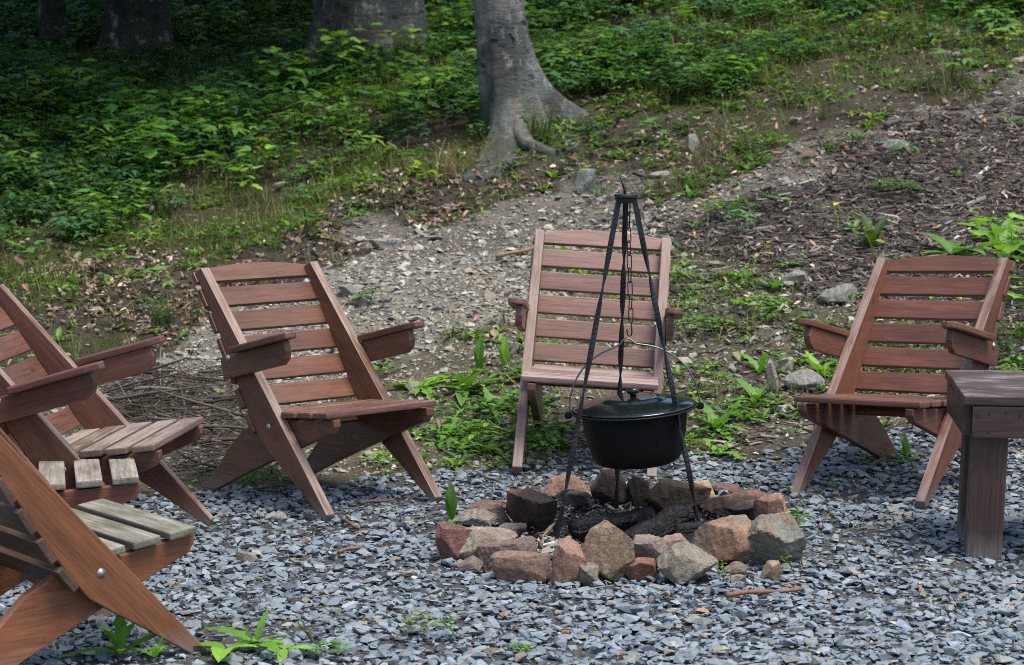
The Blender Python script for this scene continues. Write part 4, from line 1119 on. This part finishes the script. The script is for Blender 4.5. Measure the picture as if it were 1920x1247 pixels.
 ('maple_seedling', 'maple', 1640, 80, 90, 'yellow green seedling on the upper right slope', (.22, .30, .03), dict(n=7)),
 ('maple_seedling', 'maple', 1880, 60, 55, 'lime seedling at the top right corner', LIME, dict(n=7)),
 ('maple_seedling', 'maple', 1890, 165, 70, 'two leaved seedling on the bare dirt at the right', LIME, dict(n=5)),
]
for (nm, kd, px, py, sz, lab, colr, kw) in PL:
    plant(nm, kd, px, py, sz, lab, colr, {'dandelion_plant': 'weed', 'weed_sprig': 'weed', 'weed_clump': 'weed', 'dock_plant': 'dock', 'grass_tuft': 'grass tuft', 'dry_grass_clump': 'dry grass', 'maple_seedling': 'seedling', 'rowan_seedling': 'seedling', 'clover_patch': 'clover'}.get(nm, 'plant'), {'maple_seedling': 'tree seedlings on the slope', 'grass_tuft': 'grass tufts', 'dandelion_plant': 'dandelions', 'weed_clump': 'weed clumps', 'weed_sprig': 'small sprigs in the gravel', 'dock_plant': 'dock plants', 'clover_patch': 'clover patches', 'upright_leaf_plant': 'upright leaves', 'broadleaf_plant': 'broad leaved plants'}.get(nm), **kw)

# ================================================================== LOOSE ROCKS
G2 = 'loose rocks lying about'
for i, (x0, y0, x1, y1, c, lab) in enumerate([
 (445, 1035, 482, 1058, (.36, .33, .26), 'pale tan stone lying on the gravel right of the near chair'),
 (505, 962, 538, 980, (.38, .37, .33), 'whitish flat stone before the left chair foot'),
 (1465, 508, 1512, 540, (.26, .25, .22), 'grey rock on the bank above the pale rocks'),
 (1535, 535, 1602, 575, (.22, .21, .18), 'wide dusty rock half buried behind the right chair arm'),
 (1436, 678, 1458, 738, (.27, .26, .22), 'narrow upright slab among the weeds'),
 (1458, 672, 1488, 700, (.34, .31, .26), 'small pale rock between slab and dandelion'),
 (1468, 694, 1540, 735, (.33, .315, .27), 'largest pale rock left of the right chair'),
 (1560, 790, 1600, 815, (.28, .27, .24), 'flat rock under the right chair seat'),
 (1712, 800, 1750, 822, (.29, .28, .25), 'flat rock behind the right chair leg'),
 (942, 640, 975, 668, (.30, .28, .23), 'tan rock behind the pale chair arm'),
 (1083, 318, 1114, 362, (.27, .28, .27), 'grey weathered stone on the path above the pale chair'),
 (1288, 252, 1310, 282, (.34, .36, .36), 'pale grey stone at the upper path edge'),
 (1215, 322, 1255, 336, (.36, .38, .38), 'whitish flat stone on the path'),
 (1062, 260, 1084, 276, (.30, .32, .32), 'small grey stone right of the pale trunk roots'),
 (696, 446, 752, 468, (.27, .26, .22), 'flat stone at the top of the rubble'),
 (640, 535, 672, 560, (.30, .30, .26), 'pale stone in the rubble behind the left chair'),
 (655, 556, 690, 576, (.24, .24, .21), 'grey stone below the pale one in the rubble'),
 (1852, 172, 1880, 184, (.36, .36, .34), 'pale stone high on the path at the right'),
 (1655, 262, 1700, 285, (.28, .27, .25), 'grey stones edge on the upper mulch'),
 (282, 676, 330, 700, (.26, .26, .22), 'flat rubble stone above the brushwood'),
 (215, 705, 262, 735, (.25, .25, .21), 'rounded stone at the left of the brushwood'),
]):
    place_rock('loose_rock', lab, 'rock', G2, x0, y0, x1, y1, c, 0.0, 300 + i * 5, .8, ICO4, .03, rz=random.uniform(-.3, .3), sink=.25, hmin=.02, mat='fieldstone')

# ================================================================== BRUSHWOOD
bp0 = P(350, 830)
brush = empty('brushwood_pile', tuple(bp0))
tag(brush, 'tangled heap of dry grey twigs between the left chairs', 'brushwood')
gb = np.random.default_rng(17)
def stick(p, d, L, r, g, seg=6, kink=.06, n=7):
    pts = []; q = Vector(p); d = Vector(d).normalized()
    for i in range(n):
        pts.append(tuple(q)); d = (d + Vector(g.normal(0, kink, 3))).normalized(); q = q + d * (L / (n - 1))
    return tube_arr(pts, [r * (1 - .55 * i / (n - 1)) for i in range(n)], seg)
def brush_point():
    px, py = gb.uniform(215, 470), gb.uniform(715, 905)
    if px < 330: py = gb.uniform(715, 800)
    return P(px, py)
for k in range(34):
    p = brush_point(); a = gb.normal(0, .45) + (math.pi if gb.uniform() < .5 else 0)
    L = gb.uniform(.22, .58); dz = gb.normal(.05, .10)
    st = Vector(p) + Vector((0, 0, gb.uniform(.02, .13))) - Vector((math.cos(a), math.sin(a) * .6, 0)) * L * .5
    v, f = stick(st - Vector(bp0), (math.cos(a), math.sin(a) * .6, dz), L, gb.uniform(.005, .015), gb)
    c = np.repeat(palette(1, [(.075, .058, .048), (.11, .09, .074), (.055, .043, .036)], [1, 1, 1]), len(v), 0)
    link('branch', mesh_arr('branch', v, f, c, True), M['twig'], brush)
parts = []
for k in range(650):
    p = brush_point(); a = gb.uniform(0, 6.28); L = gb.uniform(.08, .38)
    st = Vector(p) + Vector((0, 0, gb.uniform(.0, .10))) - Vector((math.cos(a), math.sin(a), 0)) * L * .5
    parts.append(ccol(stick(st - Vector(bp0), (math.cos(a), math.sin(a), gb.normal(.05, .2)), L, gb.uniform(.0012, .004), gb, 4, .12, 5), palette(1, [(.085, .068, .056), (.12, .10, .084), (.055, .045, .037), (.20, .17, .145)], [3, 3, 3, .6])[0]))
v, f, c = merge(parts)
tw = link('twigs', mesh_arr('twigs', v, f, c), M['twig'], brush); tw['kind'] = 'stuff'

# sticks lying on the ground
def ground_stick(a, b, r, label, col, bow=.009):
    pa, pb = P(*a), P(*b); o = Vector((pa + pb) / 2); pts = []
    for i in range(9):
        t = i / 8; q = Vector(pa).lerp(Vector(pb), t); q.z = float(terrain(q.x, q.y)) + r + .016 + bow * math.sin(t * 7) * .3; q.y += bow * math.sin(t * 5)
        pts.append(tuple(q - o))
    v, f = tube_arr(pts, [r * (1.05 - .35 * i / 8 + .12 * math.sin(i * 2.1)) for i in range(9)], 8)
    s = link('stick', mesh_arr('stick', v, f, np.repeat(np.array([col]), len(v), 0), True), M['twig']); s.location = o
    tag(s, label, 'stick', 'sticks lying on the ground')
ground_stick((1362, 1130), (1506, 1116), .0085, 'reddish stick on the gravel before the fire ring', (.20, .105, .07))
ground_stick((642, 988), (674, 1002), .008, 'short dark stick right of the left chair foot', (.12, .08, .06))
ground_stick((676, 954), (740, 946), .007, 'thin brown stick between the left chair feet', (.15, .10, .075))
ground_stick((635, 1048), (682, 1034), .0075, 'short brown stick in the open gravel', (.16, .11, .08))
ground_stick((930, 490), (1003, 474), .012, 'brown stick on the path left of the pale chair', (.25, .16, .10))
ground_stick((1660, 246), (1690, 234), .018, 'forked dark root piece on the upper path', (.09, .08, .075))
ground_stick((1060, 1028), (1100, 1008), .011, 'charred tan stick at the left tripod foot inside the ring', (.26, .17, .10))
ground_stick((204, 690), (252, 706), .018, 'bleached grey branch end left of the brushwood', (.30, .30, .31))

# ================================================================== TREES
def trunk_mesh(name, base, r0, lobes, lean, height, taper, seed, seg=72, nh=90, dip=.6):
    if name == 'trunk' and seed != 3: seg, nh = 40, 46
    """trunk as a polar surface with flaring roots; lobes: (angle, reach, spread, fade height)"""
    hs = np.concatenate([np.linspace(-dip, 1.2, int(nh * .65)), np.linspace(1.25, height, nh - int(nh * .65))])
    th = np.linspace(0, 2 * math.pi, seg, endpoint=False)
    H, T = np.meshgrid(hs, th, indexing='ij')
    rad = r0 * (1 - taper * np.maximum(H, 0) / height)
    for (a, reach, sp, fade) in lobes:
        d = (T - a + math.pi) % (2 * math.pi) - math.pi
        rad = rad + reach * np.exp(-(d / sp) ** 2) * np.exp(-np.maximum(H + .25, 0) / fade)
    rad = rad * (1 + .06 * (vnoise(T * 3 + seed, H * 2.6, 1, seed) - .5) * 3.2 + .03 * (vnoise(np.cos(T) * 9 + 20, H * 9 + np.sin(T) * 9, 1, seed + 3) - .5))
    Xc = lean[0] * H + lean[2] * H * H; Yc = lean[1] * H
    v = np.stack([Xc + rad * np.cos(T), Yc + rad * np.sin(T), H], -1).reshape(-1, 3)
    n = len(hs); F = []
    i, k = np.meshgrid(np.arange(n - 1), np.arange(seg), indexing='ij')
    F = np.stack([i * seg + k, i * seg + (k + 1) % seg, (i + 1) * seg + (k + 1) % seg, (i + 1) * seg + k], -1).reshape(-1, 4)
    return mesh_arr(name, v, F, None, True)
def crown_mesh(blobs, n, ls, seed, dens=1.0):
    g = np.random.default_rng(seed); pos = []
    for (cx, cy, cz, rx, ry, rz) in blobs:
        m = int(n * rx * ry); d = g.normal(0, 1, (m, 3)); d /= np.linalg.norm(d, axis=1)[:, None]; d *= g.uniform(.25, 1, (m, 1)) ** .5
        pos.append(d * np.array([rx, ry, rz]) + np.array([cx, cy, cz]))
    pos = np.concatenate(pos); pos = pos + g.normal(0, .12, pos.shape); m = len(pos)
    pr = [(np.array([[0, -.5, 0], [.32, 0, .06], [0, .5, 0], [-.32, 0, .06]], float), np.array([[0, 1, 2], [0, 2, 3]]))]
    s = ls * g.uniform(.7, 1.3, m)
    return scatter(pr, pos, rotmats(m, .7), np.repeat(s[:, None], 3, 1), palette(m, [(.05, .10, .025), (.04, .08, .02), (.07, .12, .03)], [3, 3, 1]))
def tree(label, px, py, wpx, lobes, lean, height, mat, seed, blobs, nleaf=170, root_tubes=()):
    b = P(px, py); r = wpx / scale_at(b[1]) / 2
    root = empty('beech_tree', tuple(b)); tag(root, label, 'tree', 'trees on the slope')
    tr = link('trunk', trunk_mesh('trunk', b, r, lobes, lean, height, .35, seed), M[mat], root)
    for pts, rr in root_tubes:
        v, f = tube_arr([tuple(Vector(p) - Vector(b)) for p in pts], rr, 10)
        link('root', mesh_arr('root', v, f, None, True), M[mat], root)
    parts = []
    gt = np.random.default_rng(seed)
    for (cx, cy, cz, rx, ry, rz) in blobs:
        hh = min(height * .95, max(2.8, cz * .62)); p0 = Vector((lean[0] * hh + lean[2] * hh * hh, lean[1] * hh, hh)); p1 = Vector((cx, cy, cz)); mid = p0.lerp(p1, .5) + Vector((0, 0, .35))
        parts.append(tube_arr([tuple(p0), tuple(mid), tuple(p1)], [r * .38, r * .25, r * .08], 7))
    if parts:
        v, f = merge(parts); link('limbs', mesh_arr('limbs', v, f, None, True), M[mat], root)
        v, f, c = crown_mesh(blobs, nleaf, .26, seed); link('crown', mesh_arr('crown', v, f, c), M['crown_leaf'], root)
    return root, b, r
def gp3(px, py, dz=0): q = P(px, py); q[2] += dz; return q
rt = [([gp3(955, 244, .22), gp3(935, 268, .10), gp3(912, 283, .07), gp3(888, 292, .05), gp3(855, 301, -.03)], [.13, .10, .075, .055, .03]),
      ([gp3(965, 262, .10), gp3(990, 280, .02), gp3(1035, 288, -.01), gp3(1085, 290, -.05)], [.09, .055, .04, .025])]
del rt[0]
tb0, tbb, tbr = tree('grey beech trunk with spreading roots standing above the path', 964, 246, 100,
     [(math.radians(24), 2.5, .17, .20), (math.radians(-20), .5, .16, .18), (math.radians(256), .85, .50, .18), (math.radians(185), .10, .3, .3), (math.radians(90), .3, .5, .3)], (-.125, .02, .008), 9.5, 'beech', 3,
     [(-2.2, 2.8, 7.5, 2.4, 2.4, 1.4), (-3.4, 1.5, 6.6, 2.0, 2.2, 1.2)], 120, rt)
# bare wound and branch scars on the grey trunk, set 1 cm into the bark
def scar(px, py, w, h, mat, nm):
    d = ray(px, py); d = d / d[1]
    yy = tbb[1] - tbr * .93; p = np.array([d[0] * yy, yy, CAMH + d[2] * yy])
    n = 24; V = [(0, .012, 0)]; F = []
    for rr, dy in ((.55, .008), (.85, .0), (1.0, -.012), (1.18, -.006), (1.3, .02)):
        for k in range(n):
            a = 2 * math.pi * k / n; wob = 1 + .12 * math.sin(3 * a + px) + .08 * math.sin(5 * a)
            xx = w * rr * wob * math.cos(a); V.append((xx, dy + (xx * xx) / (2 * tbr), h * rr * wob * math.sin(a)))
    for k in range(n): F.append((0, 1 + (k + 1) % n, 1 + k))
    for r_ in range(4):
        for k in range(n): a = 1 + r_ * n + k; b = 1 + r_ * n + (k + 1) % n; F.append((a, b, b + n)); F.append((a, b + n, a + n))
    me = bpy.data.meshes.new(nm); me.from_pydata(V, [], F); me.materials.append(M['beech']); me.materials.append(M[mat])
    for i, pl in enumerate(me.polygons): pl.use_smooth = True; pl.material_index = 1 if i < n * 5 else 0
    me.update()
    return link(nm, me, None, tb0, Matrix.Translation(Vector(p) - Vector(tbb)))
scar(957, 76, .028, .045, 'scar', 'bark_wound')

tree('thick dark trunk left of the grey beech', 690, 108, 188, [(math.radians(200), .25, .5, .3), (math.radians(-20), .3, .5, .35), (math.radians(270), .2, .5, .3)], (.0, .0, 0), 11, 'shade_bark', 5,
     [(-1.5, 0.2, 6.4, 3.2, 2.6, 1.6), (1.2, 1.5, 7.8, 2.6, 2.6, 1.5), (-2.5, -1.8, 4.8, 2.6, 1.8, .9), (-.8, -.8, 3.7, 2.0, 1.6, .8), (-2.6, .6, 3.7, 2.3, 2.0, .8)], 280)  # lowest crown clumps are added out of view to shade the upper left slope
tree('broad shaded trunk at the upper left', 258, 104, 118, [(math.radians(200), .2, .5, .3), (math.radians(-20), .2, .5, .3)], (.01, 0, 0), 11, 'deep_shade_bark', 8,
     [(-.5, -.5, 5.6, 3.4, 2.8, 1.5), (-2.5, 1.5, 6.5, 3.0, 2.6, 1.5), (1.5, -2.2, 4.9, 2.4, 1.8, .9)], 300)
tree('slim deeply shaded trunk in the top left corner', 104, 92, 46, [(math.radians(200), .12, .5, .3), (math.radians(-20), .12, .5, .3)], (-.02, 0, 0), 11, 'deep_shade_bark', 12,
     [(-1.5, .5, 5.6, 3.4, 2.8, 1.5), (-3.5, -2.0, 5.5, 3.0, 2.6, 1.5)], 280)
tree('distant trunk cut by the top edge between the dark trunks', 466, 14, 44, [(math.radians(0), .1, .5, .3)], (.0, 0, 0), 10, 'shade_bark', 14,
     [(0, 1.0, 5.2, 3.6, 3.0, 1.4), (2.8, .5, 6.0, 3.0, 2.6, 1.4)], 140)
# trees added out of view, their crowns placed to shade the upper slope
for i, (tx, ty, w, blobs) in enumerate([
    (-5.6, 13.6, .5, [(1.2, -1.0, 4.9, 2.6, 2.2, 1.0), (0, 1.5, 5.6, 2.8, 2.4, 1.2), (2.0, 2.4, 4.6, 2.4, 2.0, .9)]),
    (-5.2, 17.6, .5, [(.8, -1.6, 4.2, 2.4, 1.9, .8), (2.6, -.2, 4.3, 2.2, 1.9, .8), (0, 1.0, 5.0, 2.6, 2.2, 1.0), (3.4, 1.6, 5.0, 2.2, 1.8, .9)]),
    (-6.6, 17.0, .5, [(0, 0, 6.2, 3.2, 3, 1.6), (1.6, -2.0, 5.4, 2.4, 2, 1.2)]),
    (-7.5, 22.0, .6, [(0, 0, 6.0, 3.6, 3.2, 2.2), (2.8, 0, 4.8, 2.6, 2.2, 1.6)]),
    (-1.5, 27.0, .6, [(0, 0, 5.0, 4.0, 3.0, 2.6), (-3.5, 0, 5.0, 3.2, 2.6, 2.4)]),
    (3.2, 26.0, .5, [(0, 0, 5.4, 3.6, 3.0, 2.2), (2.8, 1, 5.0, 3.0, 2.6, 2.0)]),
    (7.5, 24.0, .5, [(0, 0, 5.8, 3.6, 3.0, 2.2)])]):
    b = (tx, ty, float(terrain(tx, ty)))
    root = empty('beech_tree', b); tag(root, ['unseen shade tree leaning over the yard at the left', 'unseen shade tree spreading low over the left slope', 'unseen shade tree beyond the left edge', 'unseen shade tree far behind the left trunks', 'unseen shade tree high behind the thick trunk', 'unseen shade tree high behind the grey beech', 'unseen shade tree high at the right'][i], 'tree', 'trees on the slope')
    link('trunk', trunk_mesh('trunk', b, w / 2, [(0, .15, .5, .3), (3, .15, .5, .3)], (0, 0, 0), 9, .4, 30 + i), M['shade_bark'], root)
    v, f, c = crown_mesh(blobs, 300, .30, 60 + i); link('crown', mesh_arr('crown', v, f, c), M['crown_leaf'], root)

bpy.context.view_layer.update()
print('TRIS', sum(len(p.vertices) - 2 for o in COL.objects if o.type == 'MESH' for p in []), 'POLYS', sum(len(o.data.polygons) for o in COL.objects if o.type == 'MESH'))
